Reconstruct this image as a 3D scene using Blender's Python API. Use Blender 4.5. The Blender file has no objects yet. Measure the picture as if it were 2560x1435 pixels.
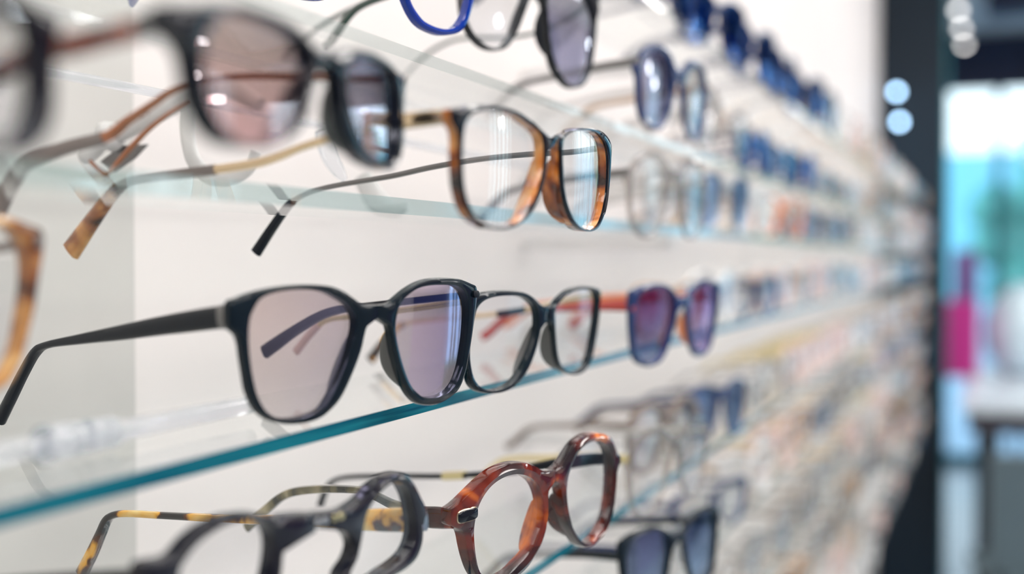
import bpy, bmesh, math, random, json
from mathutils import Vector, Matrix
DATA = json.loads(r'''{"H2":{"O":[0.19859,0.2891,1.50711],"u":[-0.12338,0.99205,0.02481],"v":[-0.00026,-0.02503,0.99969],"n":[0.99236,0.12334,0.00334],"k":0.79184,"hL":[[-0.0573,-0.00097],[-0.05362,0.00119],[-0.04725,0.00234],[-0.0407,0.00258],[-0.03292,0.00268],[-0.02457,0.00212],[-0.01763,0.00104],[-0.01272,-0.00116],[-0.01013,-0.00429],[-0.01026,-0.00759],[-0.01317,-0.01247],[-0.01623,-0.01697],[-0.02057,-0.02089],[-0.02625,-0.02441],[-0.03347,-0.02743],[-0.03999,-0.02874],[-0.04627,-0.02857],[-0.05215,-0.02718],[-0.05672,-0.02474],[-0.05995,-0.02137],[-0.062,-0.01769],[-0.06294,-0.01394],[-0.0631,-0.00984],[-0.0622,-0.00614],[-0.06023,-0.00306]],"hR":[[0.01528,-0.00205],[0.0186,-0.00012],[0.02582,0.00133],[0.0351,0.00212],[0.04616,0.00202],[0.05617,0.00106],[0.06251,-0.00175],[0.06488,-0.00616],[0.06508,-0.01215],[0.06421,-0.01823],[0.06132,-0.02325],[0.05761,-0.02671],[0.04994,-0.0284],[0.04085,-0.02802],[0.03374,-0.02648],[0.02679,-0.02405],[0.02171,-0.02042],[0.01789,-0.0161],[0.01487,-0.01146],[0.01378,-0.00747],[0.0139,-0.00462]],"oL":[[-0.0,0.0],[-0.00795,-0.00027],[-0.01335,0.00137],[-0.01825,0.00301],[-0.02513,0.00425],[-0.03284,0.00496],[-0.04061,0.0048],[-0.04841,0.00421],[-0.05667,0.00305],[-0.06389,0.00188],[-0.07065,0.00062],[-0.075,-0.00047],[-0.07583,-0.00113],[-0.07627,-0.00579],[-0.0752,-0.00623],[-0.07095,-0.00767],[-0.06831,-0.00974],[-0.0671,-0.01284],[-0.06635,-0.01655],[-0.06529,-0.02017],[-0.06328,-0.02329],[-0.06014,-0.02638],[-0.05473,-0.02884],[-0.04844,-0.02965],[-0.04002,-0.02952],[-0.03228,-0.02825],[-0.02433,-0.02549],[-0.01712,-0.02154],[-0.01262,-0.01694],[-0.00972,-0.01273],[-0.00829,-0.00863],[-0.00585,-0.00576],[-0.00014,-0.00329]],"oR":[[-0.0,0.0],[0.00803,0.0008],[0.01548,0.00254],[0.02489,0.00389],[0.03522,0.00454],[0.04626,0.00414],[0.05629,0.00337],[0.06535,0.0021],[0.07371,0.00171],[0.07354,-0.00124],[0.07217,-0.00472],[0.0713,-0.00958],[0.07094,-0.01572],[0.07006,-0.02109],[0.06535,-0.02627],[0.05896,-0.02934],[0.04983,-0.03055],[0.0395,-0.0303],[0.02874,-0.02904],[0.0204,-0.02692],[0.01436,-0.02305],[0.0108,-0.01889],[0.00915,-0.01486],[0.00844,-0.01045],[0.00771,-0.00672],[0.00605,-0.00425],[-0.00014,-0.00329]],"tL":{"u":-0.07327,"w":-0.00425,"sp":0.06,"p":[[0.00193,-0.0028,0.00522],[0.00643,-0.0039,0.00507],[0.0116,-0.00515,0.00484],[0.02532,-0.00716,0.00537],[0.03618,-0.00887,0.00544],[0.0474,-0.01245,0.00569],[0.0578,-0.01701,0.00558]]},"tR":{"u":0.07071,"w":-0.00396,"sp":-0.06,"p":[[0.00013,0.00042,0.00293],[0.01542,0.00147,0.00268],[0.03665,0.00272,0.00244],[0.05833,0.00346,0.00219],[0.07456,0.00196,0.00193],[0.08357,-0.00063,0.00194],[0.0912,-0.00508,0.00223],[0.10043,-0.01036,0.0028],[0.10821,-0.01546,0.00365],[0.12377,-0.01902,0.00424],[0.13881,-0.02364,0.00484],[0.14452,-0.02879,0.00543],[0.15122,-0.03868,0.0066],[0.15467,-0.04582,0.00691]]}},"H5":{"O":[0.21246,0.43605,1.49728],"u":[0.05879,0.99822,0.01017],"v":[0.04356,-0.01274,0.99897],"n":[0.99732,-0.05829,-0.04423],"k":0.86969,"hL":[[-0.06763,-0.00116],[-0.06395,0.00173],[-0.05782,0.00341],[-0.0511,0.00435],[-0.04371,0.00467],[-0.03494,0.00426],[-0.02709,0.00285],[-0.01939,0.00106],[-0.01407,-0.00071],[-0.01136,-0.00318],[-0.01028,-0.00715],[-0.01052,-0.01258],[-0.01189,-0.01746],[-0.01432,-0.02206],[-0.0181,-0.02638],[-0.02343,-0.03067],[-0.02958,-0.03373],[-0.03704,-0.03559],[-0.04421,-0.03613],[-0.0511,-0.03554],[-0.058,-0.03361],[-0.06242,-0.03099],[-0.06584,-0.0269],[-0.06781,-0.02202],[-0.06887,-0.01606],[-0.06941,-0.01103],[-0.069,-0.00594]],"hR":[[0.00665,-0.00597],[0.00705,-0.00175],[0.01016,0.00083],[0.01741,0.00301],[0.02918,0.0045],[0.04133,0.00489],[0.05145,0.00389],[0.06022,0.00117],[0.06511,-0.00366],[0.06688,-0.01016],[0.06653,-0.01679],[0.06476,-0.0233],[0.05967,-0.03],[0.05257,-0.03405],[0.0422,-0.03585],[0.03141,-0.03513],[0.02274,-0.03232],[0.01627,-0.02798],[0.01179,-0.02306],[0.00905,-0.01721],[0.00762,-0.01151]],"oL":[[0.0,-0.0],[-0.00685,-0.00041],[-0.01349,0.00083],[-0.01954,0.00281],[-0.02724,0.00472],[-0.03566,0.0059],[-0.04439,0.00642],[-0.05254,0.006],[-0.06046,0.00518],[-0.0677,0.00403],[-0.07346,0.00291],[-0.07547,0.00232],[-0.07527,-0.0012],[-0.0724,-0.00358],[-0.07106,-0.00677],[-0.07086,-0.01007],[-0.07051,-0.01616],[-0.06973,-0.02144],[-0.06781,-0.02604],[-0.06568,-0.02959],[-0.06232,-0.03261],[-0.05715,-0.03496],[-0.05104,-0.03638],[-0.04359,-0.03697],[-0.0355,-0.03629],[-0.02797,-0.03428],[-0.02141,-0.03121],[-0.01602,-0.02661],[-0.01185,-0.02196],[-0.00976,-0.01705],[-0.00841,-0.0117],[-0.00737,-0.00695],[-0.00497,-0.0045],[0.00032,-0.00334]],"oR":[[0.0,-0.0],[0.006,0.00049],[0.01301,0.00248],[0.02189,0.00435],[0.03157,0.00568],[0.04396,0.00644],[0.05617,0.00615],[0.06667,0.00426],[0.07236,0.00121],[0.07251,-0.00405],[0.07208,-0.01041],[0.07029,-0.01751],[0.06781,-0.02461],[0.06312,-0.03046],[0.0552,-0.03488],[0.04401,-0.03667],[0.03052,-0.03612],[0.02049,-0.03317],[0.01365,-0.02837],[0.00923,-0.02315],[0.00655,-0.01733],[0.00516,-0.01165],[0.0046,-0.00611],[0.00315,-0.00375],[0.00032,-0.00334]],"tL":{"u":-0.07247,"w":-0.00457,"sp":0.06,"p":[[0.00166,0.00053,0.00478],[0.02117,-0.00114,0.00544],[0.04019,-0.00441,0.00334],[0.04873,-0.00604,0.00309],[0.06451,-0.00968,0.00286],[0.07716,-0.01373,0.00319],[0.09022,-0.01643,0.00353],[0.12165,-0.02001,0.00335],[0.1382,-0.02159,0.0031],[0.15097,-0.02378,0.00314],[0.1585,-0.028,0.00411],[0.16827,-0.03744,0.00576],[0.18205,-0.0521,0.00812]]},"tR":{"u":0.06951,"w":-0.0042,"sp":-0.06,"p":[[0.00021,0.00099,0.00281],[0.01788,-0.00182,0.00249],[0.03876,-0.00312,0.00252],[0.06221,-0.00558,0.00256],[0.08638,-0.00961,0.00261],[0.1071,-0.01407,0.00264],[0.14155,-0.02009,0.00251],[0.15817,-0.02571,0.00254],[0.16703,-0.03378,0.00314],[0.18149,-0.05344,0.00477]]}},"A":{"O":[0.14366,0.41879,1.43151],"u":[0.27542,0.9613,0.00624],"v":[0.05176,-0.02131,0.99843],"n":[0.95993,-0.27466,-0.05563],"k":0.94787,"hL":[[-0.05956,-5e-05],[-0.05667,0.00388],[-0.05144,0.00592],[-0.04336,0.00691],[-0.03491,0.00687],[-0.02663,0.00562],[-0.01974,0.00285],[-0.01469,-9e-05],[-0.01156,-0.00454],[-0.01135,-0.00937],[-0.01284,-0.01395],[-0.01565,-0.02136],[-0.01983,-0.02954],[-0.02381,-0.03533],[-0.02723,-0.03882],[-0.03314,-0.04035],[-0.04168,-0.04083],[-0.04889,-0.03936],[-0.05316,-0.03631],[-0.05657,-0.03105],[-0.05881,-0.02422],[-0.06039,-0.01621],[-0.06111,-0.00872],[-0.06078,-0.00344]],"hR":[[0.01111,-0.00945],[0.01158,-0.00464],[0.01352,-0.00019],[0.01774,0.00306],[0.02389,0.00564],[0.03166,0.00673],[0.04097,0.0068],[0.04995,0.00619],[0.05551,0.00411],[0.05919,-3e-05],[0.06054,-0.00603],[0.06015,-0.01407],[0.05881,-0.02203],[0.05686,-0.02991],[0.0527,-0.03632],[0.04641,-0.03965],[0.03879,-0.04054],[0.03112,-0.03972],[0.02707,-0.03796],[0.02197,-0.03396],[0.0179,-0.02799],[0.0146,-0.02119],[0.01208,-0.01452]],"oL":[[0.0,-0.0],[-0.00445,0.00016],[-0.00817,0.00077],[-0.01296,0.00341],[-0.01867,0.00633],[-0.02555,0.00817],[-0.03498,0.00881],[-0.04396,0.00853],[-0.0515,0.0078],[-0.05926,0.00638],[-0.06527,0.00452],[-0.06906,0.00264],[-0.06882,-0.00568],[-0.06636,-0.00762],[-0.06432,-0.01113],[-0.06318,-0.01647],[-0.06184,-0.02271],[-0.06049,-0.029],[-0.05799,-0.03412],[-0.05482,-0.0379],[-0.04988,-0.04103],[-0.04325,-0.04275],[-0.03531,-0.04315],[-0.02846,-0.04221],[-0.02245,-0.0393],[-0.01756,-0.035],[-0.01346,-0.02868],[-0.00974,-0.02179],[-0.00741,-0.01616],[-0.00612,-0.01106],[-0.00453,-0.00768],[0.00028,-0.00603]],"oR":[[0.0,-0.0],[0.00455,-1e-05],[0.00801,0.0005],[0.01192,0.00277],[0.01761,0.00566],[0.02527,0.0084],[0.03337,0.00969],[0.04333,0.00978],[0.05336,0.00901],[0.06219,0.00684],[0.0665,0.00512],[0.06693,-0.00089],[0.06601,-0.00632],[0.06467,-0.01489],[0.06269,-0.02339],[0.05985,-0.03283],[0.05561,-0.03889],[0.04948,-0.04188],[0.04151,-0.04374],[0.03376,-0.04355],[0.0273,-0.04216],[0.02224,-0.03895],[0.01745,-0.03353],[0.01342,-0.02663],[0.01071,-0.02042],[0.00875,-0.01431],[0.00732,-0.00925],[0.00511,-0.00674],[0.00028,-0.00603]],"tL":{"u":-0.06606,"w":-0.00414,"sp":0.06,"p":[[0.00422,-0.00206,0.00823],[0.02292,-0.00517,0.00818],[0.04888,-0.00979,0.00729],[0.07697,-0.01512,0.00601],[0.10748,-0.02074,0.00429],[0.13384,-0.0258,0.00307],[0.14415,-0.03,0.00381],[0.15457,-0.03996,0.00457],[0.16525,-0.052,0.00535],[0.17624,-0.0644,0.00615]]},"tR":{"u":0.06393,"w":-0.00387,"sp":-0.06,"p":[[-0.00142,0.00233,0.00315],[0.03012,-0.00267,0.00325],[0.05125,-0.00611,0.00333],[0.06834,-0.00893,0.00339],[0.07964,-0.01115,0.00419],[0.09114,-0.01497,0.00462],[0.10677,-0.02314,0.00548],[0.12015,-0.0313,0.00674],[0.1278,-0.03606,0.00719]]}},"B":{"O":[0.15682,0.57884,1.42506],"u":[0.14319,0.98957,0.01575],"v":[0.10139,-0.03049,0.99438],"n":[0.98449,-0.14078,-0.1047],"k":0.8591,"hL":[[-0.06363,0.00225],[-0.05852,0.00549],[-0.05009,0.00692],[-0.03902,0.00712],[-0.02818,0.00633],[-0.0195,0.00398],[-0.01253,1e-05],[-0.00961,-0.00525],[-0.00926,-0.01204],[-0.01204,-0.01963],[-0.01678,-0.02702],[-0.0231,-0.03315],[-0.03131,-0.03739],[-0.04091,-0.03902],[-0.05006,-0.03811],[-0.05748,-0.03526],[-0.06278,-0.03017],[-0.06581,-0.02305],[-0.06697,-0.01633],[-0.06664,-0.00953],[-0.06538,-0.00297]],"hR":[[0.00964,-0.00871],[0.00863,-0.00339],[0.01112,0.00047],[0.01798,0.00414],[0.02848,0.00664],[0.0402,0.00718],[0.05326,0.00633],[0.06348,0.00355],[0.06753,-0.00168],[0.06745,-0.00896],[0.06606,-0.01638],[0.06419,-0.02442],[0.06096,-0.03207],[0.05531,-0.03713],[0.04446,-0.03885],[0.03205,-0.03727],[0.02313,-0.03373],[0.01706,-0.02776],[0.01318,-0.01996],[0.01108,-0.01387]],"oL":[[0.0,-0.0],[-0.00704,0.00138],[-0.01413,0.00476],[-0.0232,0.00794],[-0.03371,0.0093],[-0.04485,0.00966],[-0.05653,0.00943],[-0.06447,0.00871],[-0.06917,0.00809],[-0.07204,0.00761],[-0.0716,0.00405],[-0.06917,-0.0013],[-0.06904,-0.00695],[-0.06922,-0.01259],[-0.06897,-0.01922],[-0.06739,-0.02711],[-0.06446,-0.03366],[-0.0587,-0.03785],[-0.04981,-0.03989],[-0.03861,-0.04065],[-0.0281,-0.03933],[-0.01935,-0.03514],[-0.01288,-0.029],[-0.00876,-0.02216],[-0.00618,-0.01555],[-0.00454,-0.0105],[0.00137,-0.00756]],"oR":[[0.0,-0.0],[0.00608,0.00052],[0.01195,0.00338],[0.02183,0.00694],[0.03229,0.00841],[0.04613,0.00867],[0.06192,0.00702],[0.06994,0.00456],[0.07031,-0.00185],[0.07094,-0.00921],[0.06989,-0.01807],[0.06772,-0.02773],[0.06428,-0.03493],[0.0564,-0.03906],[0.04477,-0.04022],[0.03126,-0.0385],[0.02129,-0.0344],[0.01477,-0.02819],[0.01082,-0.01977],[0.00875,-0.0137],[0.00662,-0.00956],[0.00137,-0.00756]],"tL":{"u":-0.06904,"w":-0.0041,"sp":0.06,"p":[[0.00169,0.00562,0.00335],[0.02749,-0.00071,0.00306],[0.06679,-0.01018,0.00278],[0.08762,-0.015,0.00284],[0.09788,-0.02258,0.00327],[0.10798,-0.03446,0.00372]]},"tR":{"u":0.06794,"w":-0.00396,"sp":-0.06,"p":[[-0.00059,0.00337,0.00316],[0.0243,-0.00395,0.00275],[0.04162,-0.01002,0.00279],[0.05946,-0.01506,0.00282],[0.07784,-0.01904,0.00285],[0.11599,-0.02704,0.00292],[0.12991,-0.0318,0.00295],[0.13928,-0.04127,0.00396],[0.14983,-0.05581,0.00549]]}},"E2":{"O":[0.17732,0.53164,1.34983],"u":[0.24479,0.96797,0.05588],"v":[0.0302,-0.06522,0.99741],"n":[0.96911,-0.24246,-0.0452],"k":0.88101,"hL":[[-0.05693,-0.00937],[-0.05516,-0.0051],[-0.05105,-0.00058],[-0.04553,0.00262],[-0.0382,0.00425],[-0.03,0.00392],[-0.02202,0.00159],[-0.01524,-0.0026],[-0.01108,-0.00802],[-0.00909,-0.01399],[-0.00902,-0.02013],[-0.01121,-0.02592],[-0.01497,-0.03112],[-0.01989,-0.03502],[-0.02649,-0.03786],[-0.03345,-0.04054],[-0.04019,-0.04118],[-0.04618,-0.04016],[-0.05174,-0.03725],[-0.05485,-0.0341],[-0.0569,-0.02764],[-0.05792,-0.0213],[-0.05818,-0.01498]],"hR":[[0.011,-0.01165],[0.01235,-0.00566],[0.01556,-0.00062],[0.02035,0.00375],[0.02648,0.00633],[0.03534,0.00704],[0.0443,0.00553],[0.05199,0.00197],[0.05632,-0.00347],[0.05841,-0.0106],[0.05866,-0.01968],[0.05699,-0.02832],[0.05342,-0.03521],[0.04674,-0.04081],[0.03854,-0.04364],[0.03106,-0.0435],[0.02422,-0.03989],[0.01798,-0.03348],[0.01414,-0.02617],[0.01183,-0.01872]],"oL":[[-0.0,-0.0],[-0.00535,0.00089],[-0.01023,0.00225],[-0.01532,0.00514],[-0.02208,0.00794],[-0.03004,0.00946],[-0.03823,0.00954],[-0.04635,0.00819],[-0.05313,0.00556],[-0.05945,0.00254],[-0.06535,-0.0005],[-0.06919,-0.00217],[-0.07179,-0.00286],[-0.07273,-0.00405],[-0.07227,-0.00974],[-0.07062,-0.01132],[-0.06728,-0.01241],[-0.06462,-0.01531],[-0.0629,-0.02156],[-0.06092,-0.02774],[-0.0579,-0.03423],[-0.05303,-0.03982],[-0.04617,-0.04328],[-0.03795,-0.04437],[-0.03026,-0.04419],[-0.02196,-0.04206],[-0.01553,-0.03804],[-0.01017,-0.03327],[-0.00666,-0.02741],[-0.00509,-0.02104],[-0.00483,-0.01494],[-0.00456,-0.00981],[-0.00327,-0.00663],[8e-05,-0.0058]],"oR":[[-0.0,-0.0],[0.0048,0.00058],[0.00969,0.0033],[0.01434,0.0065],[0.02025,0.0097],[0.02876,0.01129],[0.03733,0.01091],[0.04685,0.00913],[0.0556,0.00562],[0.0605,0.0007],[0.06407,-0.00423],[0.06715,-0.00698],[0.06676,-0.01071],[0.06384,-0.01325],[0.06208,-0.02046],[0.06037,-0.02914],[0.05676,-0.03732],[0.0504,-0.04302],[0.04202,-0.0458],[0.03316,-0.04611],[0.02547,-0.04365],[0.01919,-0.03819],[0.01311,-0.03068],[0.00902,-0.02338],[0.00715,-0.01667],[0.00564,-0.01009],[0.00351,-0.00691],[8e-05,-0.0058]],"tL":{"u":-0.06973,"w":-0.00428,"sp":0.06,"p":[[0.00225,-0.00791,0.00893],[0.01044,-0.00911,0.00971],[0.01879,-0.01015,0.00911],[0.02855,-0.00927,0.00603],[0.03853,-0.00819,0.0043],[0.04873,-0.00633,0.00363],[0.05787,-0.00533,0.0033],[0.08096,-0.00858,0.00377],[0.10243,-0.01348,0.00425],[0.11437,-0.01837,0.0043],[0.12675,-0.02726,0.00476],[0.14178,-0.03893,0.00525]]},"tR":{"u":0.06415,"w":-0.00363,"sp":-0.06,"p":[[-0.00048,-0.00798,0.00497],[0.01552,-0.00969,0.0063],[0.03489,-0.01489,0.00683],[0.05239,-0.01948,0.0052],[0.07307,-0.02503,0.00353],[0.11107,-0.03221,0.00319],[0.14266,-0.03668,0.00303],[0.179,-0.04232,0.00288],[0.1932,-0.04681,0.00291],[0.19968,-0.05347,0.00342],[0.20467,-0.06423,0.00393]]}},"E1":{"O":[0.15699,0.35053,1.36367],"u":[0.12736,0.9914,-0.03018],"v":[0.08953,0.01881,0.99581],"n":[0.98781,-0.12953,-0.08637],"k":0.6098,"hL":[[-0.06052,-0.00882],[-0.05874,-0.00543],[-0.0548,-0.00176],[-0.04968,0.00093],[-0.04398,0.00274],[-0.03742,0.00334],[-0.03023,0.00235],[-0.02483,8e-05],[-0.0212,-0.00351],[-0.01977,-0.00743],[-0.0196,-0.01193],[-0.02019,-0.01655],[-0.02201,-0.02354],[-0.02694,-0.02898],[-0.03565,-0.03084],[-0.04608,-0.02818],[-0.05471,-0.0222],[-0.05927,-0.01519]],"hR":[[0.0228,-0.02527],[0.02632,-0.02062],[0.02817,-0.01443],[0.02899,-0.00977],[0.03032,-0.00503],[0.0334,-0.00143],[0.03825,0.00151],[0.04423,0.00361],[0.04959,0.00388],[0.05524,0.00168],[0.06102,-0.00369],[0.06454,-0.00957],[0.06772,-0.01673],[0.06687,-0.02272],[0.06256,-0.02672],[0.05504,-0.02873],[0.04715,-0.02996],[0.03963,-0.0312],[0.03035,-0.03066],[0.02504,-0.02878]],"oL":[[0.0,-0.0],[-0.00603,0.00081],[-0.01422,0.00129],[-0.0175,0.00088],[-0.02083,0.00127],[-0.02464,0.00317],[-0.02939,0.0044],[-0.03605,0.00503],[-0.04239,0.00498],[-0.04775,0.00406],[-0.05259,0.00274],[-0.0572,0.00045],[-0.06085,-0.00266],[-0.06357,-0.00386],[-0.06855,-0.00381],[-0.0728,-0.004],[-0.07379,-0.00533],[-0.07317,-0.01184],[-0.06901,-0.01383],[-0.06519,-0.01578],[-0.06167,-0.02129],[-0.05578,-0.02683],[-0.04567,-0.03202],[-0.03431,-0.03499],[-0.02361,-0.03366],[-0.01736,-0.02718],[-0.01563,-0.01745],[-0.01538,-0.01152],[-0.01419,-0.00682],[-0.01171,-0.00431],[-0.00831,-0.00395],[0.00086,-0.00645]],"oR":[[0.0,-0.0],[0.00624,-0.00071],[0.01601,-0.00156],[0.02262,-0.00061],[0.02813,0.00099],[0.03261,0.00368],[0.03839,0.00579],[0.04431,0.00659],[0.05082,0.00689],[0.05666,0.00562],[0.06334,0.00078],[0.06914,-0.00499],[0.07442,-0.01047],[0.07597,-0.01522],[0.07396,-0.01885],[0.07368,-0.02454],[0.07001,-0.02952],[0.06252,-0.03187],[0.05426,-0.03288],[0.04289,-0.03462],[0.02949,-0.0334],[0.02032,-0.02992],[0.01805,-0.02585],[0.0201,-0.02341],[0.02232,-0.02199],[0.02454,-0.01868],[0.02457,-0.0155],[0.02154,-0.01163],[0.0163,-0.00856],[0.00898,-0.00757],[0.00086,-0.00645]],"tL":{"u":-0.07079,"w":-0.00306,"sp":0.06,"p":[[0.00255,-0.0088,0.00579],[0.03143,-0.01632,0.00581],[0.0699,-0.02654,0.00538],[0.09078,-0.03276,0.00527],[0.10323,-0.04224,0.00537]]},"tR":{"u":0.07297,"w":-0.00325,"sp":-0.06,"p":[[-9e-05,-0.01434,0.0088],[0.00383,-0.01522,0.00947],[0.0147,-0.01739,0.00956],[0.02957,-0.02013,0.0084],[0.04873,-0.02367,0.00625],[0.08084,-0.02942,0.00406],[0.11056,-0.03385,0.00347],[0.13276,-0.03703,0.00318],[0.1488,-0.03924,0.00322],[0.15808,-0.04129,0.00325],[0.16301,-0.04476,0.00362],[0.16616,-0.05178,0.00436],[0.17011,-0.06084,0.00547],[0.17559,-0.07213,0.0066]]}},"H4":{"O":[0.11811,0.6653,1.61607],"u":[0.35207,0.92148,-0.16409],"v":[0.01533,0.16962,0.98539],"n":[0.93585,-0.34944,0.04559],"k":0.78191,"hL":[[-0.05513,-0.03274],[-0.05327,-0.03908],[-0.04929,-0.04593],[-0.04341,-0.05041],[-0.0364,-0.05298],[-0.03017,-0.05278],[-0.02407,-0.05003],[-0.01883,-0.04418],[-0.01468,-0.03646],[-0.01161,-0.02755],[-0.00927,-0.01784],[-0.00859,-0.00544],[-0.01191,0.00559],[-0.01988,0.01002],[-0.03438,0.00838],[-0.04754,0.0013],[-0.05472,-0.00941],[-0.0569,-0.02175]],"hR":[[0.01155,-0.01086],[0.01366,-0.02255],[0.01687,-0.0339],[0.02058,-0.04266],[0.02685,-0.04947],[0.03421,-0.05405],[0.04249,-0.05417],[0.05061,-0.05055],[0.05623,-0.0425],[0.05872,-0.03351],[0.05979,-0.02023],[0.05954,-0.00731],[0.05453,8e-05],[0.04949,0.0048],[0.04239,0.00951],[0.03391,0.01005],[0.0241,0.00729],[0.01517,0.00036]],"oL":[[-0.0,-0.0],[-0.00521,0.00185],[-0.01018,0.00866],[-0.01866,0.01411],[-0.0347,0.01137],[-0.04936,0.00418],[-0.05883,-0.00384],[-0.06425,-0.00688],[-0.06396,-0.01487],[-0.06017,-0.01821],[-0.05781,-0.02667],[-0.05653,-0.03318],[-0.05456,-0.04063],[-0.05129,-0.04654],[-0.04567,-0.05178],[-0.0384,-0.0545],[-0.03002,-0.05414],[-0.02137,-0.05088],[-0.01553,-0.0439],[-0.01141,-0.03544],[-0.00742,-0.02499],[-0.00422,-0.01616],[-0.0025,-0.01265],[0.00113,-0.00994]],"oR":[[-0.0,-0.0],[0.00555,0.00245],[0.0108,0.00531],[0.02172,0.01073],[0.03543,0.0147],[0.04611,0.01447],[0.05632,0.01114],[0.06285,0.00692],[0.06364,0.00064],[0.0622,-0.00641],[0.06199,-0.01951],[0.06091,-0.03283],[0.05849,-0.04259],[0.05287,-0.05116],[0.04477,-0.05553],[0.03656,-0.05663],[0.02819,-0.05405],[0.0218,-0.04972],[0.01717,-0.04296],[0.01431,-0.0347],[0.01112,-0.02338],[0.00837,-0.01564],[0.00626,-0.01017],[0.00113,-0.00994]],"tL":{"u":-0.06125,"w":-0.00293,"sp":0.06,"p":[[0.00313,-0.00971,0.00355],[0.03371,-0.01299,0.00274],[0.06989,-0.01817,0.00285],[0.0854,-0.01854,0.00289],[0.10533,-0.01987,0.00295],[0.12996,-0.02359,0.00301],[0.14238,-0.02744,0.00356],[0.15503,-0.03164,0.00462],[0.16867,-0.03716,0.00572]]},"tR":{"u":0.06064,"w":-0.00288,"sp":-0.06,"p":[[-0.00131,0.00852,0.00301],[0.02874,-0.00481,0.00257],[0.06464,-0.00769,0.00238],[0.11091,-0.00154,0.00247],[0.13289,-0.00359,0.00278],[0.15108,-0.01107,0.00282],[0.16533,-0.02228,0.00341],[0.17392,-0.03295,0.00457]]}},"EX":{"L1":{"style":"A","O":[0.09369,0.21526,1.45272],"u":[0.20791,0.97815,0.0],"v":[0.05119,-0.01088,0.99863],"n":[0.97681,-0.20763,-0.05234],"sc":1.02},"H1":{"style":"H2","O":[0.19103,0.13703,1.5004],"u":[-0.12185,0.99239,0.01745],"v":[0.00213,-0.01732,0.99985],"n":[0.99255,0.12187,0.0],"sc":1.0},"BL":{"style":"A","O":[0.10966,0.48819,1.6035],"u":[0.40241,0.91281,-0.06966],"v":[0.07607,0.04249,0.9962],"n":[0.91229,-0.40618,-0.05234],"sc":1.0},"C":{"style":"A","O":[0.17799,0.78521,1.42429],"u":[0.20937,0.97768,0.01739],"v":[0.08161,-0.03519,0.99604],"n":[0.97443,-0.20712,-0.08716],"sc":1.0},"CL":{"style":"E2","O":[0.17389,0.78111,1.32938],"u":[0.17452,0.9845,0.01743],"v":[0.0485,-0.02627,0.99848],"n":[0.98346,-0.17341,-0.05234],"sc":1.0},"G":{"style":"A","O":[0.17593,0.78032,1.267],"u":[0.25882,0.96593,0.0],"v":[0.0,0.0,1.0],"n":[0.96593,-0.25882,0.0],"sc":0.95},"R1":{"style":"E2","O":[0.16474,0.82707,1.58199],"u":[0.13825,0.99024,-0.01743],"v":[0.05425,0.01,0.99848],"n":[0.98891,-0.13898,-0.05234],"sc":1.0},"R2":{"style":"E2","O":[0.1669,0.8045,1.5089],"u":[0.17365,0.98481,0.0],"v":[0.05154,-0.00909,0.99863],"n":[0.98346,-0.17341,-0.05234],"sc":1.0}},"HK":{"tube":[[0.12196,1.5054,0.00578],[0.11344,1.51015,0.00728],[0.10478,1.51322,0.00791],[0.09596,1.51252,0.00797],[0.08519,1.50833,0.00805],[0.0742,1.50376,0.00782],[0.06302,1.49941,0.00759],[0.05544,1.49697,0.00764],[0.04969,1.49413,0.00675],[0.04426,1.49032,0.00709],[0.04114,1.48857,0.00464]],"collar":[[0.05735,1.49812,0.00915],[0.05564,1.49712,0.01192],[0.05315,1.49599,0.01194],[0.052,1.49542,0.00919]],"vwire":[[0.09322,1.50717,0.00117],[0.08462,1.50316,0.00148],[0.07551,1.49777,0.00209],[0.0681,1.49193,0.0024],[0.06248,1.48701,0.00211],[0.05642,1.48205,0.00182],[0.05303,1.48335,0.00152],[0.04831,1.48713,0.00153]],"plate":[[0.07018,1.49323],[0.06419,1.48831],[0.05435,1.48315],[0.0479,1.48729],[0.05804,1.49305]],"text":[[0.06217,1.49879],[0.07295,1.50224]],"hook":[[0.07044,1.51729,0.00704],[0.06885,1.51178,0.00737],[0.06763,1.50384,0.00706],[0.06834,1.49581,0.00674],[0.07099,1.48853,0.00673],[0.07748,1.48277,0.00638],[0.08507,1.48131,0.00602],[0.09259,1.48301,0.00567],[0.09782,1.48663,0.00533],[0.10006,1.49157,0.0047]],"drip":[[0.05857,1.51367,0.00874],[0.0606,1.50666,0.01032],[0.06397,1.49863,0.00911],[0.06803,1.4926,0.00672],[0.07117,1.48857,0.00316]],"hook2":[[0.03661,1.4965,0.01131],[0.0455,1.48278,0.01352],[0.05685,1.47699,0.00896],[0.0656,1.47975,0.00535]]}}''')
S = bpy.context.scene
COL = S.collection
rnd = random.Random(7)
PI = math.pi

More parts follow.
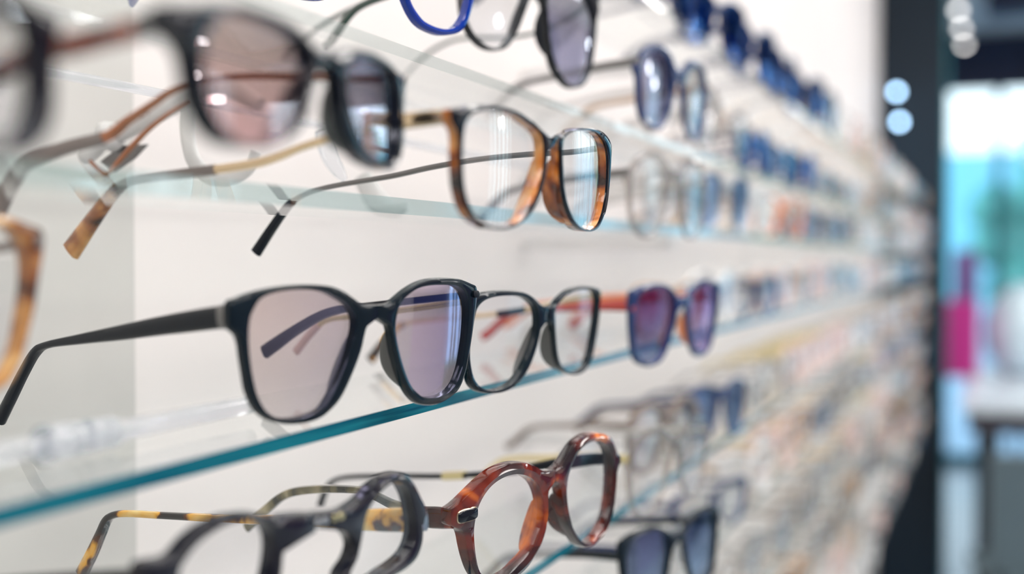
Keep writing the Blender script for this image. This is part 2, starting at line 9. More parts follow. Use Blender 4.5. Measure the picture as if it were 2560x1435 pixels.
# ------------------------------------------------------------------ materials
MATS = {}
def newmat(name):
    m = bpy.data.materials.new(name); m.use_nodes = True
    nt = m.node_tree
    for n in list(nt.nodes): nt.nodes.remove(n)
    out = nt.nodes.new('ShaderNodeOutputMaterial')
    return m, nt, out
def N(nt, t, **kw):
    n = nt.nodes.new(t)
    for k, v in kw.items():
        if k in n.inputs: n.inputs[k].default_value = v
        else: setattr(n, k, v)
    return n
def c4(c): return (c[0], c[1], c[2], 1.0)
def pmat(name, col, rough=.4, metal=0., coat=0., spec=.5, var=0., vscale=8., bump=0., bscale=60., trans=0., ior=1.5):
    if name in MATS: return MATS[name]
    m, nt, out = newmat(name)
    p = N(nt, 'ShaderNodeBsdfPrincipled')
    p.inputs['Base Color'].default_value = c4(col); p.inputs['Roughness'].default_value = rough
    p.inputs['Metallic'].default_value = metal; p.inputs['Coat Weight'].default_value = coat
    p.inputs['Coat Roughness'].default_value = .03; p.inputs['Specular IOR Level'].default_value = spec
    p.inputs['Transmission Weight'].default_value = trans; p.inputs['IOR'].default_value = ior
    tc = N(nt, 'ShaderNodeTexCoord')
    if var > 0:
        nz = N(nt, 'ShaderNodeTexNoise'); nz.inputs['Scale'].default_value = vscale; nz.inputs['Detail'].default_value = 4
        nt.links.new(tc.outputs['Object'], nz.inputs['Vector'])
        rp = N(nt, 'ShaderNodeValToRGB')
        rp.color_ramp.elements[0].position = .35; rp.color_ramp.elements[1].position = .65
        rp.color_ramp.elements[0].color = c4([x*(1-var) for x in col]); rp.color_ramp.elements[1].color = c4([min(1, x*(1+var)) for x in col])
        nt.links.new(nz.outputs['Fac'], rp.inputs['Fac']); nt.links.new(rp.outputs['Color'], p.inputs['Base Color'])
    if bump > 0:
        nb = N(nt, 'ShaderNodeTexNoise'); nb.inputs['Scale'].default_value = bscale
        nt.links.new(tc.outputs['Object'], nb.inputs['Vector'])
        b = N(nt, 'ShaderNodeBump'); b.inputs['Strength'].default_value = bump; b.inputs['Distance'].default_value = .001
        nt.links.new(nb.outputs['Fac'], b.inputs['Height']); nt.links.new(b.outputs['Normal'], p.inputs['Normal'])
    nt.links.new(p.outputs[0], out.inputs['Surface'])
    MATS[name] = m
    return m
def tortoise(name, cols, scale=90., rough=.12, stretch=(1, 1, 1), coat=1., tr=0.):
    """marbled acetate: cols = [(position, colour), ...]"""
    if name in MATS: return MATS[name]
    m, nt, out = newmat(name)
    p = N(nt, 'ShaderNodeBsdfPrincipled'); p.inputs['Roughness'].default_value = rough
    p.inputs['Coat Weight'].default_value = coat; p.inputs['Coat Roughness'].default_value = .02
    tc = N(nt, 'ShaderNodeTexCoord'); mp = N(nt, 'ShaderNodeMapping'); mp.inputs['Scale'].default_value = stretch
    nz = N(nt, 'ShaderNodeTexNoise'); nz.inputs['Scale'].default_value = scale; nz.inputs['Detail'].default_value = 2.5; nz.inputs['Distortion'].default_value = .6
    nt.links.new(tc.outputs['Object'], mp.inputs['Vector']); nt.links.new(mp.outputs[0], nz.inputs['Vector'])
    rp = N(nt, 'ShaderNodeValToRGB')
    e = rp.color_ramp.elements
    e[0].position, e[0].color = cols[0][0], c4(cols[0][1]); e[1].position, e[1].color = cols[-1][0], c4(cols[-1][1])
    for pos, c in cols[1:-1]:
        q = e.new(pos); q.color = c4(c)
    nt.links.new(nz.outputs['Fac'], rp.inputs['Fac']); nt.links.new(rp.outputs['Color'], p.inputs['Base Color'])
    p.inputs['Transmission Weight'].default_value = tr
    nt.links.new(p.outputs[0], out.inputs['Surface'])
    MATS[name] = m
    return m
def lensmat(name, top, bot=None, f0=.04, refl=(1, 1, 1), z0=-.02, z1=.02, rough=0., f90=1., pw=5.):
    """see-through lens: tint (gradient down the lens, a property of the dyed lens) plus mirror coat"""
    if name in MATS: return MATS[name]
    m, nt, out = newmat(name)
    tr = N(nt, 'ShaderNodeBsdfTransparent'); tr.inputs['Color'].default_value = c4(top)
    if bot:
        tc = N(nt, 'ShaderNodeTexCoord'); sp = N(nt, 'ShaderNodeSeparateXYZ'); mr = N(nt, 'ShaderNodeMapRange')
        mr.inputs['From Min'].default_value = z0; mr.inputs['From Max'].default_value = z1
        mx = N(nt, 'ShaderNodeMix', data_type='RGBA')
        nt.links.new(tc.outputs['Object'], sp.inputs[0]); nt.links.new(sp.outputs['Z'], mr.inputs['Value'])
        nt.links.new(mr.outputs[0], mx.inputs[0]); mx.inputs[6].default_value = c4(bot); mx.inputs[7].default_value = c4(top)
        nt.links.new(mx.outputs[2], tr.inputs['Color'])
    gl = N(nt, 'ShaderNodeBsdfGlossy'); gl.inputs['Color'].default_value = c4(refl); gl.inputs['Roughness'].default_value = rough
    lw = N(nt, 'ShaderNodeLayerWeight'); lw.inputs['Blend'].default_value = .5
    pn = N(nt, 'ShaderNodeMath', operation='POWER'); pn.inputs[1].default_value = pw
    ma = N(nt, 'ShaderNodeMath', operation='MULTIPLY_ADD'); ma.inputs[1].default_value = f90-f0; ma.inputs[2].default_value = f0
    nt.links.new(lw.outputs['Facing'], pn.inputs[0]); nt.links.new(pn.outputs[0], ma.inputs[0])
    mix = N(nt, 'ShaderNodeMixShader')
    nt.links.new(ma.outputs[0], mix.inputs[0]); nt.links.new(tr.outputs[0], mix.inputs[1]); nt.links.new(gl.outputs[0], mix.inputs[2])
    nt.links.new(mix.outputs[0], out.inputs['Surface'])
    MATS[name] = m
    return m
def glassmat(name, col=(1, 1, 1), rough=0., ior=1.49):
    if name in MATS: return MATS[name]
    m, nt, out = newmat(name)
    g = N(nt, 'ShaderNodeBsdfGlass'); g.inputs['Color'].default_value = c4(col); g.inputs['Roughness'].default_value = rough; g.inputs['IOR'].default_value = ior
    nt.links.new(g.outputs[0], out.inputs['Surface']); MATS[name] = m
    return m
def emit(name, col, st):
    if name in MATS: return MATS[name]
    m, nt, out = newmat(name)
    e = N(nt, 'ShaderNodeEmission'); e.inputs['Color'].default_value = c4(col); e.inputs['Strength'].default_value = st
    nt.links.new(e.outputs[0], out.inputs['Surface']); MATS[name] = m
    return m

M = {}
M['black'] = pmat('black acetate', (.003, .005, .010), .1, coat=.25, spec=.35)
M['teal_black'] = pmat('teal black acetate', (.002, .009, .016), .16, coat=.12, spec=.3)
M['matte_black'] = pmat('matte black acetate', (.005, .008, .014), .35, spec=.25)
M['plum_black'] = pmat('plum black acetate', (.006, .006, .013), .14, coat=.2, spec=.35)
M['navy'] = pmat('navy acetate', (.01, .03, .12), .15, coat=.5)
M['blue'] = pmat('glossy cobalt acetate', (.0, .030, .32), .06, coat=.4, spec=.35)
M['tan'] = pmat('tan acetate', (.55, .36, .22), .25, coat=.4)
M['red'] = pmat('red acetate', (.45, .03, .02), .2, coat=.5)
M['orange'] = pmat('orange acetate', (.85, .25, .08), .2, coat=.5)
M['white'] = pmat('white acetate', (.8, .78, .76), .25, coat=.4)
M['pink'] = pmat('rose acetate', (.78, .55, .50), .25, coat=.4)
M['grey'] = pmat('grey brown acetate', (.22, .17, .14), .25, coat=.4)
M['clear_frame'] = lensmat('clear acetate', (.78, .75, .73), None, .09)
M['gold'] = pmat('gold metal', (.86, .66, .44), .18, metal=1.)
M['pale_gold'] = pmat('pale gold metal', (.80, .68, .38), .25, metal=1.)
M['rose_gold'] = pmat('rose gold metal', (.50, .22, .13), .22, metal=1.)
M['steel'] = pmat('brushed steel', (.62, .61, .60), .28, metal=1.)
M['gunmetal'] = pmat('gunmetal', (.23, .22, .22), .35, metal=1.)
M['taupe'] = pmat('taupe temple sleeve', (.22, .18, .165), .4, coat=.2)
M['green'] = pmat('dark green metal', (.01, .05, .035), .25, coat=.5)
M['olive'] = tortoise('olive horn acetate', [(.35, (.03, .03, .02)), (.52, (.2, .17, .09)), (.65, (.5, .42, .26))], 60)
M['tort'] = tortoise('brown tortoise acetate', [(.36, (.03, .012, .008)), (.47, (.22, .05, .012)), (.56, (.62, .19, .03)), (.7, (.85, .42, .14))], 62)
M['tort_dark'] = tortoise('red brown tortoise acetate', [(.38, (.02, .006, .006)), (.5, (.09, .012, .006)), (.6, (.30, .04, .01)), (.72, (.75, .2, .03))], 85)
M['tort_red'] = tortoise('auburn tortoise acetate', [(.40, (.010, .002, .004)), (.52, (.055, .006, .005)), (.62, (.20, .022, .008)), (.74, (.80, .20, .025))], 42, rough=.06, coat=.5)
M['tort_amber'] = tortoise('amber tortoise acetate', [(.36, (.05, .018, .006)), (.5, (.3, .1, .03)), (.6, (.62, .28, .08)), (.72, (.8, .45, .16))], 60)
M['tort_yellow'] = tortoise('black and honey tortoise acetate', [(.44, (.012, .008, .008)), (.5, (.12, .035, .008)), (.54, (.85, .42, .05)), (.68, (.95, .68, .25))], 48, rough=.08)
M['pad'] = pmat('smoke grey nose pad', (.12, .115, .11), .3, coat=.3)
M['cam_lens'] = lensmat('clear lens', (.985, .985, .985), None, .035, (1, 1, 1))
M['clear'] = M['cam_lens']
M['rose_grad'] = lensmat('brown to rose gradient lens', (.72, .645, .62), (.90, .70, .70), .03, (1, .92, .98), -.034, -.004, f90=.9, pw=2.6)
M['taupe_lens'] = lensmat('light taupe lens', (.87, .80, .765), (.95, .91, .885), .04, (.70, .70, 1.), -.045, .005, f90=1.5, pw=1.55)
M['grey_grad'] = lensmat('grey violet gradient lens', (.66, .63, .68), (.88, .86, .9), .06, (.82, .86, 1.), -.04, .01, f90=1., pw=2.2)
M['dusk'] = lensmat('dusk grey lens', (.66, .62, .61), (.52, .52, .64), .08, (.8, .88, 1.), -.03, .012, f90=1., pw=2.2)
M['deep_dusk'] = lensmat('deep violet grey lens', (.38, .36, .46), (.50, .50, .62), .08, (.85, .9, 1.), -.03, .012, f90=1., pw=2.4)
M['pale_grey'] = lensmat('pale grey lens', (.86, .86, .85), (.95, .95, .95), .09, (.8, .9, 1.), -.04, .01)
M['violet_grad'] = lensmat('violet to blue grey gradient lens', (.50, .26, .46), (.55, .62, .74), .10, (.9, .8, 1.), -.036, .002)
M['magenta'] = lensmat('magenta lens', (.75, .35, .62), (.7, .65, .85), .1, (1, .8, 1.))
M['blue_mirror'] = lensmat('blue mirror lens', (.02, .06, .22), (.02, .25, .62), .25, (.25, .5, 1.), -.05, .0)
M['slate'] = lensmat('slate blue lens', (.35, .40, .55), (.6, .68, .8), .15, (.7, .85, 1.), -.04, .01)
M['brown_lens'] = lensmat('brown lens', (.6, .48, .38), None, .08)
M['wallwhite'] = pmat('warm white panel', (.86, .80, .765), .55, var=.025, vscale=2.5)
M['wallgrey'] = pmat('pale grey panel', (.64, .615, .575), .5, var=.04, vscale=7.)
M['pillar'] = pmat('blue black lacquer', (.008, .020, .034), .4, spec=.3, var=.25, vscale=1.5)
M['floor'] = pmat('pale blue grey terrazzo', (.33, .38, .41), .25, var=.15, vscale=6.)
M['ceil'] = pmat('white ceiling paint', (.80, .79, .77), .8)
M['shop_wall'] = pmat('shop wall paint', (.24, .24, .27), .6, var=.05, vscale=2.)
M['navy_wall'] = pmat('navy wall panel', (.02, .03, .075), .4, var=.2, vscale=2.)
M['teal_metal'] = pmat('teal window metal', (.01, .16, .20), .35)
M['dark_metal'] = pmat('charcoal metal', (.02, .03, .04), .4)
M['lamp'] = emit('lamp glow', (1., .95, .9), 13.)
M['lamp_cool'] = emit('cool lamp glow', (.45, .72, 1.), 17.)
M['panel'] = emit('ceiling panel glow', (1., .962, .935), 13.0)
M['spot_glow'] = emit('distant spotlight glow', (1., .97, .95), 9.)
M['sconce'] = emit('sconce glow', (1., .98, .96), 36.)
M['acrylic'] = pmat('clear acrylic', (.95, .97, 1.), .12, coat=.5, trans=.82, ior=1.18)
M['frost'] = pmat('frosted acrylic', (.90, .885, .87), .3, coat=.3, trans=.3, ior=1.2)
M['shelf'] = lensmat('shelf glass face', (.975, .99, .985), None, .03, (1, 1, 1), f90=.62)
M['window'] = lensmat('window glass', (.93, .97, .97), None, .05)
def edgemat(name, c0, c1):
    m, nt, out = newmat(name)
    p = N(nt, 'ShaderNodeBsdfPrincipled'); p.inputs['Roughness'].default_value = .12
    tc = N(nt, 'ShaderNodeTexCoord'); mp = N(nt, 'ShaderNodeMapping'); mp.inputs['Scale'].default_value = (1, 6, 300)
    nz = N(nt, 'ShaderNodeTexNoise'); nz.inputs['Scale'].default_value = 2.; nz.inputs['Detail'].default_value = 5
    rp = N(nt, 'ShaderNodeValToRGB'); rp.color_ramp.elements[0].position = .35; rp.color_ramp.elements[1].position = .68
    rp.color_ramp.elements[0].color = c4(c0); rp.color_ramp.elements[1].color = c4(c1)
    nt.links.new(tc.outputs['Object'], mp.inputs[0]); nt.links.new(mp.outputs[0], nz.inputs['Vector']); nt.links.new(nz.outputs['Fac'], rp.inputs['Fac'])
    nt.links.new(rp.outputs['Color'], p.inputs['Base Color']); nt.links.new(p.outputs[0], out.inputs['Surface'])
    return m
M['edge'] = edgemat('green glass edge', (.002, .085, .14), (.012, .21, .26))
M['edge_pale'] = lensmat('pale glass edge', (.74, .87, .87), None, .10)
M['edge_clear'] = lensmat('clear polished edge', (.88, .93, .92), None, .10)

# ------------------------------------------------------------------ helpers
def tag(o, label, cat=None, group=None, kind=None):
    if label: o['label'] = label
    if cat: o['category'] = cat
    if group: o['group'] = group
    if kind: o['kind'] = kind
    return o
def mesh_from(name, V, F, mats, fm=None, smooth=True, sharp=35):
    me = bpy.data.meshes.new(name)
    me.from_pydata([tuple(v) for v in V], [], F)
    for m in (mats if isinstance(mats, (list, tuple)) else [mats]): me.materials.append(m)
    if fm: me.polygons.foreach_set('material_index', fm)
    bm = bmesh.new(); bm.from_mesh(me); bmesh.ops.recalc_face_normals(bm, faces=bm.faces); bm.to_mesh(me); bm.free()
    if smooth:
        me.polygons.foreach_set('use_smooth', [True]*len(me.polygons))
        me.set_sharp_from_angle(angle=math.radians(sharp))
    me.update()
    return me
def link(name, me, parent=None, loc=None):
    o = bpy.data.objects.new(name, me); COL.objects.link(o)
    if parent: o.parent = parent
    if loc: o.location = loc
    return o
def box_me(name, x0, x1, y0, y1, z0, z1, mats, bev=0.):
    bm = bmesh.new(); bmesh.ops.create_cube(bm, size=1)
    for v in bm.verts: v.co = Vector(((x0+x1)/2+v.co.x*(x1-x0), (y0+y1)/2+v.co.y*(y1-y0), (z0+z1)/2+v.co.z*(z1-z0)))
    if bev: bmesh.ops.bevel(bm, geom=bm.edges[:], offset=bev, segments=2, affect='EDGES', profile=.6)
    me = bpy.data.meshes.new(name); bm.to_mesh(me); bm.free()
    for m in (mats if isinstance(mats, (list, tuple)) else [mats]): me.materials.append(m)
    return me
def box(name, x0, x1, y0, y1, z0, z1, mat, bev=0., parent=None):
    return link(name, box_me(name, x0, x1, y0, y1, z0, z1, mat, bev), parent)
def empty(name, loc=(0, 0, 0), rz=0):
    o = bpy.data.objects.new(name, None); COL.objects.link(o); o.location = loc; o.rotation_euler = (0, 0, rz); o.empty_display_size = .02
    return o
def catmull(P, n=6, closed=False):
    out = []; L = len(P)
    rng = range(L if closed else L-1)
    for i in rng:
        if closed: a, b, c, d = P[(i-1) % L], P[i], P[(i+1) % L], P[(i+2) % L]
        else: a, b, c, d = P[max(i-1, 0)], P[i], P[i+1], P[min(i+2, L-1)]
        for k in range(n):
            t = k/n
            out.append([.5*((2*b[j])+(-a[j]+c[j])*t+(2*a[j]-5*b[j]+4*c[j]-d[j])*t*t+(-a[j]+3*b[j]-3*c[j]+d[j])*t**3) for j in range(len(b))])
    if not closed: out.append(list(P[-1]))
    return out
def sweep(name, path, half, mats, nseg=12, power=3., caps=True):
    """path: list of 3D points; half: list of (a, b) half sizes; section plane spanned by side vector (3rd item) and its normal"""
    V = []; F = []
    L = len(path)
    for i, (p, (a, b, side)) in enumerate(zip(path, half)):
        t = (Vector(path[min(i+1, L-1)])-Vector(path[max(i-1, 0)])).normalized()
        s = Vector(side); s = (s-t*s.dot(t)).normalized(); u = t.cross(s)
        for k in range(nseg):
            an = 2*PI*(k+.5)/nseg; ca, sa = math.cos(an), math.sin(an)
            r = (abs(ca)**power+abs(sa)**power)**(-1/power)
            V.append(Vector(p)+s*(a*r*ca)+u*(b*r*sa))
    for i in range(L-1):
        for k in range(nseg):
            F.append([i*nseg+k, i*nseg+(k+1) % nseg, (i+1)*nseg+(k+1) % nseg, (i+1)*nseg+k])
    for e in (0, L-1):
        c = len(V); nb = V[e*nseg:(e+1)*nseg]; cen = sum(nb, Vector())/nseg
        t = (Vector(path[1])-Vector(path[0])) if e == 0 else (Vector(path[-1])-Vector(path[-2])); t.normalize()
        V.append(cen+t*(-.0004 if e == 0 else .0004))
        for k in range(nseg): F.append([e*nseg+k, e*nseg+(k+1) % nseg, c])
    return mesh_from(name, V, F, mats, sharp=50)

# ------------------------------------------------------------------ eyewear
def rad_at(P, c, a, far=True):
    e = (math.cos(a), math.sin(a)); best = None; L = len(P)
    for i in range(L):
        A = P[i]; B = P[(i+1) % L]
        ax, ay, bx, by = A[0]-c[0], A[1]-c[1], B[0]-c[0], B[1]-c[1]
        ca = ax*e[1]-ay*e[0]; cb = bx*e[1]-by*e[0]
        if ca*cb <= 0 and abs(ca-cb) > 1e-15:
            s = ca/(ca-cb); r = (ax+s*(bx-ax))*e[0]+(ay+s*(by-ay))*e[1]
            if r > 0 and (best is None or (r > best if far else r < best)): best = r
    return best
def center(P): 
    xs = [p[0] for p in P]; ys = [p[1] for p in P]
    return ((min(xs)+max(xs))/2, (min(ys)+max(ys))/2)
def w_of(u, k): return -k*u*u
def front_mesh(d, th, mats, n=200, sc=1., crown=.0004, tf=.0011):
    """one piece front; mats = [face, back/sides]"""
    V = []; F = []; FM = []
    k = d['k']
    for side in 'LR':
        hole = catmull(d['h'+side], 6, True); outl = catmull(d['o'+side], 6)
        c = center(hole); base = len(V); rings = []
        for i in range(n):
            a = 2*PI*i/n
            ri = rad_at(hole, c, a, False); ro = rad_at(outl, c, a, True)
            if ri is None: ri = .01
            if ro is None or ro < ri+.0006: ro = ri+.0006
            t = ro-ri
            uo = c[0]+ro*math.cos(a)
            seam = abs(uo) < .00025
            bi = min(.0007, .3*t); bo = 0 if seam else min(.0011, .35*t)
            pr = [(ri, -th), (ri, -bi-.0004), (ri+bi*.3, -bi*.3), (ri+bi, 0), ((ri+ro)/2, crown if t > .003 else 0.), (ro-bo, 0), (ro-bo*.3, -bo*.3), (ro, -tf if not seam else 0), (ro, -th+bo*.6), (ro-bo*.6, -th)]
            ring = []
            for r, w in pr:
                u = c[0]+r*math.cos(a); v = c[1]+r*math.sin(a)
                if side == 'L': u = min(u, 0)
                else: u = max(u, 0)
                ring.append(len(V)); V.append(Vector((u*sc, -(w_of(u, k)+w)*sc, v*sc)))
            rings.append(ring)
        m = len(rings[0])
        for i in range(n):
            A, B = rings[i], rings[(i+1) % n]
            for j in range(m):
                j2 = (j+1) % m
                F.append([A[j], A[j2], B[j2], B[j]])
                FM.append(0 if 1 <= j <= 6 else 1)
    me = mesh_from('frame_front', V, F, mats, FM, sharp=40)
    return me
def lens_mesh(d, side, mat, n=72, sc=1., off=-.0018, dome=1.3, thick=.0016, rings=7):
    hole = catmull(d['h'+side], 6, True); c = center(hole); k = d['k']
    V = []; F = []
    R = [rad_at(hole, c, 2*PI*i/n, False) or .01 for i in range(n)]
    rm = sum(R)/n
    def P(r, a, face):
        u = c[0]+r*math.cos(a); v = c[1]+r*math.sin(a)
        w = w_of(u, k)+off-dome*(r*r-rm*rm*.6)-(thick if face else 0)
        return Vector((u*sc, -w*sc, v*sc))
    for face in (0, 1):
        b = len(V); V.append(P(0, 0, face))
        for q in range(1, rings+1):
            for i in range(n): V.append(P((R[i]+.0006)*q/rings, 2*PI*i/n, face))
        for i in range(n):
            F.append([b, b+1+i, b+1+(i+1) % n])
            for q in range(1, rings):
                s0 = b+1+(q-1)*n; s1 = s0+n
                F.append([s0+i, s1+i, s1+(i+1) % n, s0+(i+1) % n])
    half = 1+rings*n
    for i in range(n):
        a0 = 1+(rings-1)*n+i; a1 = 1+(rings-1)*n+(i+1) % n
        F.append([a0, a1, half+a1, half+a0])
    return mesh_from('lens', V, F, mat, sharp=60)
def temple_pts(d, side, n=8):
    T = d['t'+side]; u0, w0, sp = T['u'], T['w'], T['sp']
    L = math.hypot(1, sp)
    out = []
    for s, v, h in catmull(T['p'], n):
        # path runs back from the hinge: b = (-n + sp*u)/L
        w = w0-s/L; u = u0+sp*s/L
        out.append((Vector((u, -w, v)), h))
    return out
def temple_mesh(pts, thick, mat, name='temple', sc=1., i0=0, i1=None, grow=0.):
    seg = pts[i0:i1]
    path = [p*sc for p, h in seg]
    half = [(thick/2*sc+grow, max(h/2*sc, .0006)+grow, (1, 0, 0)) for p, h in seg]
    me = sweep(name, path, half, mat, 12, 3.2)
    return me
def nosepad_mesh(d, side, mat, sc=1., th=.0042, depth=.0060):
    """crescent shaped pad grown from the back of the rim along the nose"""
    hole = catmull(d['h'+side], 6, True); c = center(hole)
    V = []; F = []; n = 22
    for i in range(n+1):
        t = i/n
        a = (PI-.20+1.05*t) if side == 'R' else (.20-1.05*t)
        r0 = (rad_at(hole, c, a, False) or .02)+.0009
        g = math.sin(PI*min(1, max(0, t)))**.7
        dp = .0004+depth*g; lean = .0016*g
        sec = [(r0, th-.0012), (r0+.0014, th-.0012), (r0+.0015+lean*.6, th+dp*.55), (r0+.0010+lean, th+dp), (r0+.0002+lean, th+dp+.0002), (r0-.0001+lean*.3, th+dp*.55)]
        for r, y in sec:
            u = c[0]+r*math.cos(a); v = c[1]+r*math.sin(a)
            V.append(Vector((u*sc, (y-w_of(u, d['k']))*sc, v*sc)))
    m = 6
    for i in range(n):
        for k in range(m): F.append([i*m+k, i*m+(k+1) % m, (i+1)*m+(k+1) % m, (i+1)*m+k])
    F.append(list(range(m))); F.append([n*m+k for k in range(m)][::-1])
    return mesh_from('nose_pad', V, F, mat, sharp=60)
def orient(o, O, u, n, v):
    # local x = u, local y = -n (away from the shopper), local z = v
    m = Matrix(((u[0], -n[0], v[0], O[0]), (u[1], -n[1], v[1], O[1]), (u[2], -n[2], v[2], O[2]), (0, 0, 0, 1)))
    o.matrix_world = m
def finish_mats(o): pass

def hero(key, d, place, name, label, cat, fm, lm, tml, tmr, th=.0045, tth=.0038, pads='pad', segs=None, sc=1., tsub=None, tf=.0011, crown=.0004, dome=1.3):
    """segs: {'L': [(part name, material, i0 fraction, i1 fraction, extra size)], ...}"""
    r = empty(name); orient(r, place['O'], place['u'], place['n'], place['v'])
    tag(r, label, cat)
    link('frame_front', front_mesh(d, th, fm, sc=sc, crown=crown, tf=tf), r)
    for s, m in zip('LR', lm): link('lens', lens_mesh(d, s, m, sc=sc, dome=dome), r)
    for s, m in zip('LR', (tml, tmr)):
        if m is None: continue
        pts = temple_pts(d, s)
        L = len(pts); T = None
        sg = (segs or {}).get(s, [])
        covered = [q for q in sg if q[0] == 'temple_tip']
        cut = int(covered[0][2]*L) if covered else L
        T = link('temple', temple_mesh(pts, tth, m, sc=sc, i0=0, i1=cut+1 if covered else None), r)
        for nm, mt, f0, f1, g in sg:
            i0, i1 = int(f0*L), min(L, int(f1*L)+1)
            q = link(nm, temple_mesh(pts, tth, mt, nm, sc, i0, i1, g), T)
    if pads:
        for s in 'LR': link('nose_pad', nosepad_mesh(d, s, M[pads], sc, th, {'tort_red': .0058, 'tort': .0036}.get(pads, .0046)), r)
    return r

D = DATA
# row three hero: black sunglasses
hero('A', D['A'], D['A'], 'sunglasses', 'large teal-black square sunglasses with taupe lenses, sitting on the teal glass shelf edge', 'sunglasses',
     [M['teal_black'], M['teal_black']], (M['taupe_lens'], M['taupe_lens']), M['matte_black'], M['matte_black'], th=.0042, tth=.0042, pads='pad',
     segs={'L': [('hinge_plate', M['gunmetal'], .012, .05, .0003)]})
hero('B', D['B'], D['B'], 'eyeglasses', 'thin black optical glasses with clear lenses right behind the large teal-black sunglasses', 'eyeglasses',
     [M['teal_black'], M['teal_black']], (M['clear'], M['clear']), M['pale_gold'], M['gold'], th=.004, tth=.002, pads='pad',
     segs={'L': [('temple_tip', M['pink'], .7, 1, .0004)], 'R': [('temple_sleeve', M['matte_black'], .28, .40, .0006), ('temple_tip', M['tort_yellow'], .72, 1, .0006)]})
hero('H2', D['H2'], D['H2'], 'sunglasses', 'black round sunglasses with brown-to-rose lenses and a red tortoise arm, upper left', 'sunglasses',
     [M['black'], M['black']], (M['rose_grad'], M['grey_grad']), M['tort_dark'], M['rose_gold'], th=.0055, tth=.004, pads='pad',
     segs={'L': [('hinge_plate', M['gunmetal'], .05, .30, .0003)], 'R': [('temple_tip', M['taupe'], .62, 1, .0003)]})
hero('H5', D['H5'], D['H5'], 'eyeglasses', 'black-fronted clear glasses with tortoise back and shiny gold arms, at the upper centre', 'eyeglasses',
     [M['black'], M['tort']], (M['clear'], M['clear']), M['gold'], M['gunmetal'], th=.0050, tth=.003, pads='tort', tf=.0015,
     segs={'L': [('temple_inlay', M['black'], .01, .22, -.0009), ('temple_sleeve', M['taupe'], .54, .80, .0003), ('temple_tip', M['tort_amber'], .80, 1, .0006)],
           'R': [('temple_tip', M['matte_black'], .8, 1, .0005)]})
r_e2 = hero('E2', D['E2'], D['E2'], 'eyeglasses', 'glossy auburn tortoise round optical glasses with a dark oval plaque by the hinge', 'eyeglasses',
     [M['tort_red'], M['tort_red']], (M['clear'], M['clear']), M['tort_red'], M['matte_black'], th=.0062, tth=.0036, pads='tort_red', crown=.0009, tf=.0016,
     segs={'L': [('temple_tip', M['olive'], .30, 1, .0001)], 'R': [('temple_ring', M['pale_gold'], .46, .50, .0008)]})
r_e1 = hero('E1', D['E1'], D['E1'], 'eyeglasses', 'blurred black acetate glasses with small metal marks on the bridge, bottom edge of the picture', 'eyeglasses',
     [M['plum_black'], M['plum_black']], (M['clear'], M['clear']), M['black'], M['tort_yellow'], th=.0065, tth=.0045, pads=None, crown=.0006, tf=.0016,
     segs={'R': [('hinge', M['steel'], .005, .05, .0002)]})
hero('H4', D['H4'], D['H4'], 'sunglasses', 'glossy black round sunglasses cut off by the top edge, beside the cobalt blue frame', 'sunglasses',
     [M['black'], M['black']], (M['pale_grey'], M['dusk']), M['green'], M['green'], th=.005, tth=.002, pads='matte_black',
     segs={'L': [('temple_tip', M['taupe'], .82, 1, .0004)]})
EX = D['EX']
hero('A', D['A'], EX['L1'], 'eyeglasses', 'amber tortoise glasses cut off by the left edge, on the green-edged shelf', 'eyeglasses',
     [M['tort_amber'], M['tort_amber']], (M['clear'], M['clear']), M['tort_amber'], M['taupe'], th=.0045, tth=.003, sc=EX['L1']['sc'], pads='pad')
hero('H2', D['H2'], EX['H1'], 'eyeglasses', 'dark brown glasses cut off by the left edge in the top corner', 'eyeglasses',
     [M['plum_black'], M['plum_black']], (M['pale_grey'], M['pale_grey']), M['tort_dark'], M['taupe'], th=.005, tth=.003, pads='pad')
# plaque and rivets as sub details on the two lower fronts
def front_pt(d, u, v, lift=0.): return Vector((u, d['k']*u*u-lift, v))
def lozenge(name, d, uc, vc, a, b, mat, parent, lift=.0008, power=4., depth=.0012):
    V = []; F = []; n = 28
    for w, s in ((-depth, 1), (lift*.55, 1), (lift, .86)):
        for i in range(n):
            t = 2*PI*i/n; ca, sa = math.cos(t), math.sin(t); r = (abs(ca)**power+abs(sa)**power)**(-1/power)
            V.append(front_pt(d, uc+a*s*r*ca, vc+b*s*r*sa, w))
    V.append(front_pt(d, uc, vc, lift))
    for q in range(2):
        for i in range(n): F.append([q*n+i, q*n+(i+1) % n, (q+1)*n+(i+1) % n, (q+1)*n+i])
    for i in range(n): F.append([2*n+i, 2*n+(i+1) % n, 3*n])
    F.append(list(range(n)))
    return link(name, mesh_from(name, V, F, mat, sharp=50), parent)
uL = min(p[0] for p in D['E2']['oL'])
vL = sum(p[1] for p in D['E2']['tL']['p'][:1])/1
lozenge('plaque_rim', D['E2'], uL+.0095, vL+.0006, .0064, .0031, M['gold'], r_e2, .0011)
lozenge('plaque', D['E2'], uL+.0095, vL+.0006, .0061, .0028, M['black'], r_e2, .0016)
for k, (uu, a, b, mm) in enumerate(((.0002, .0014, .0013, 'steel'), (.0042, .0015, .0013, 'steel'), (.0095, .0012, .0013, 'pale_gold'), (.0133, .0016, .0013, 'pale_gold'))):
    o = lozenge('bridge_mark', D['E1'], uu, -.0030, a, b, M[mm], r_e1, .0007, power=5.)

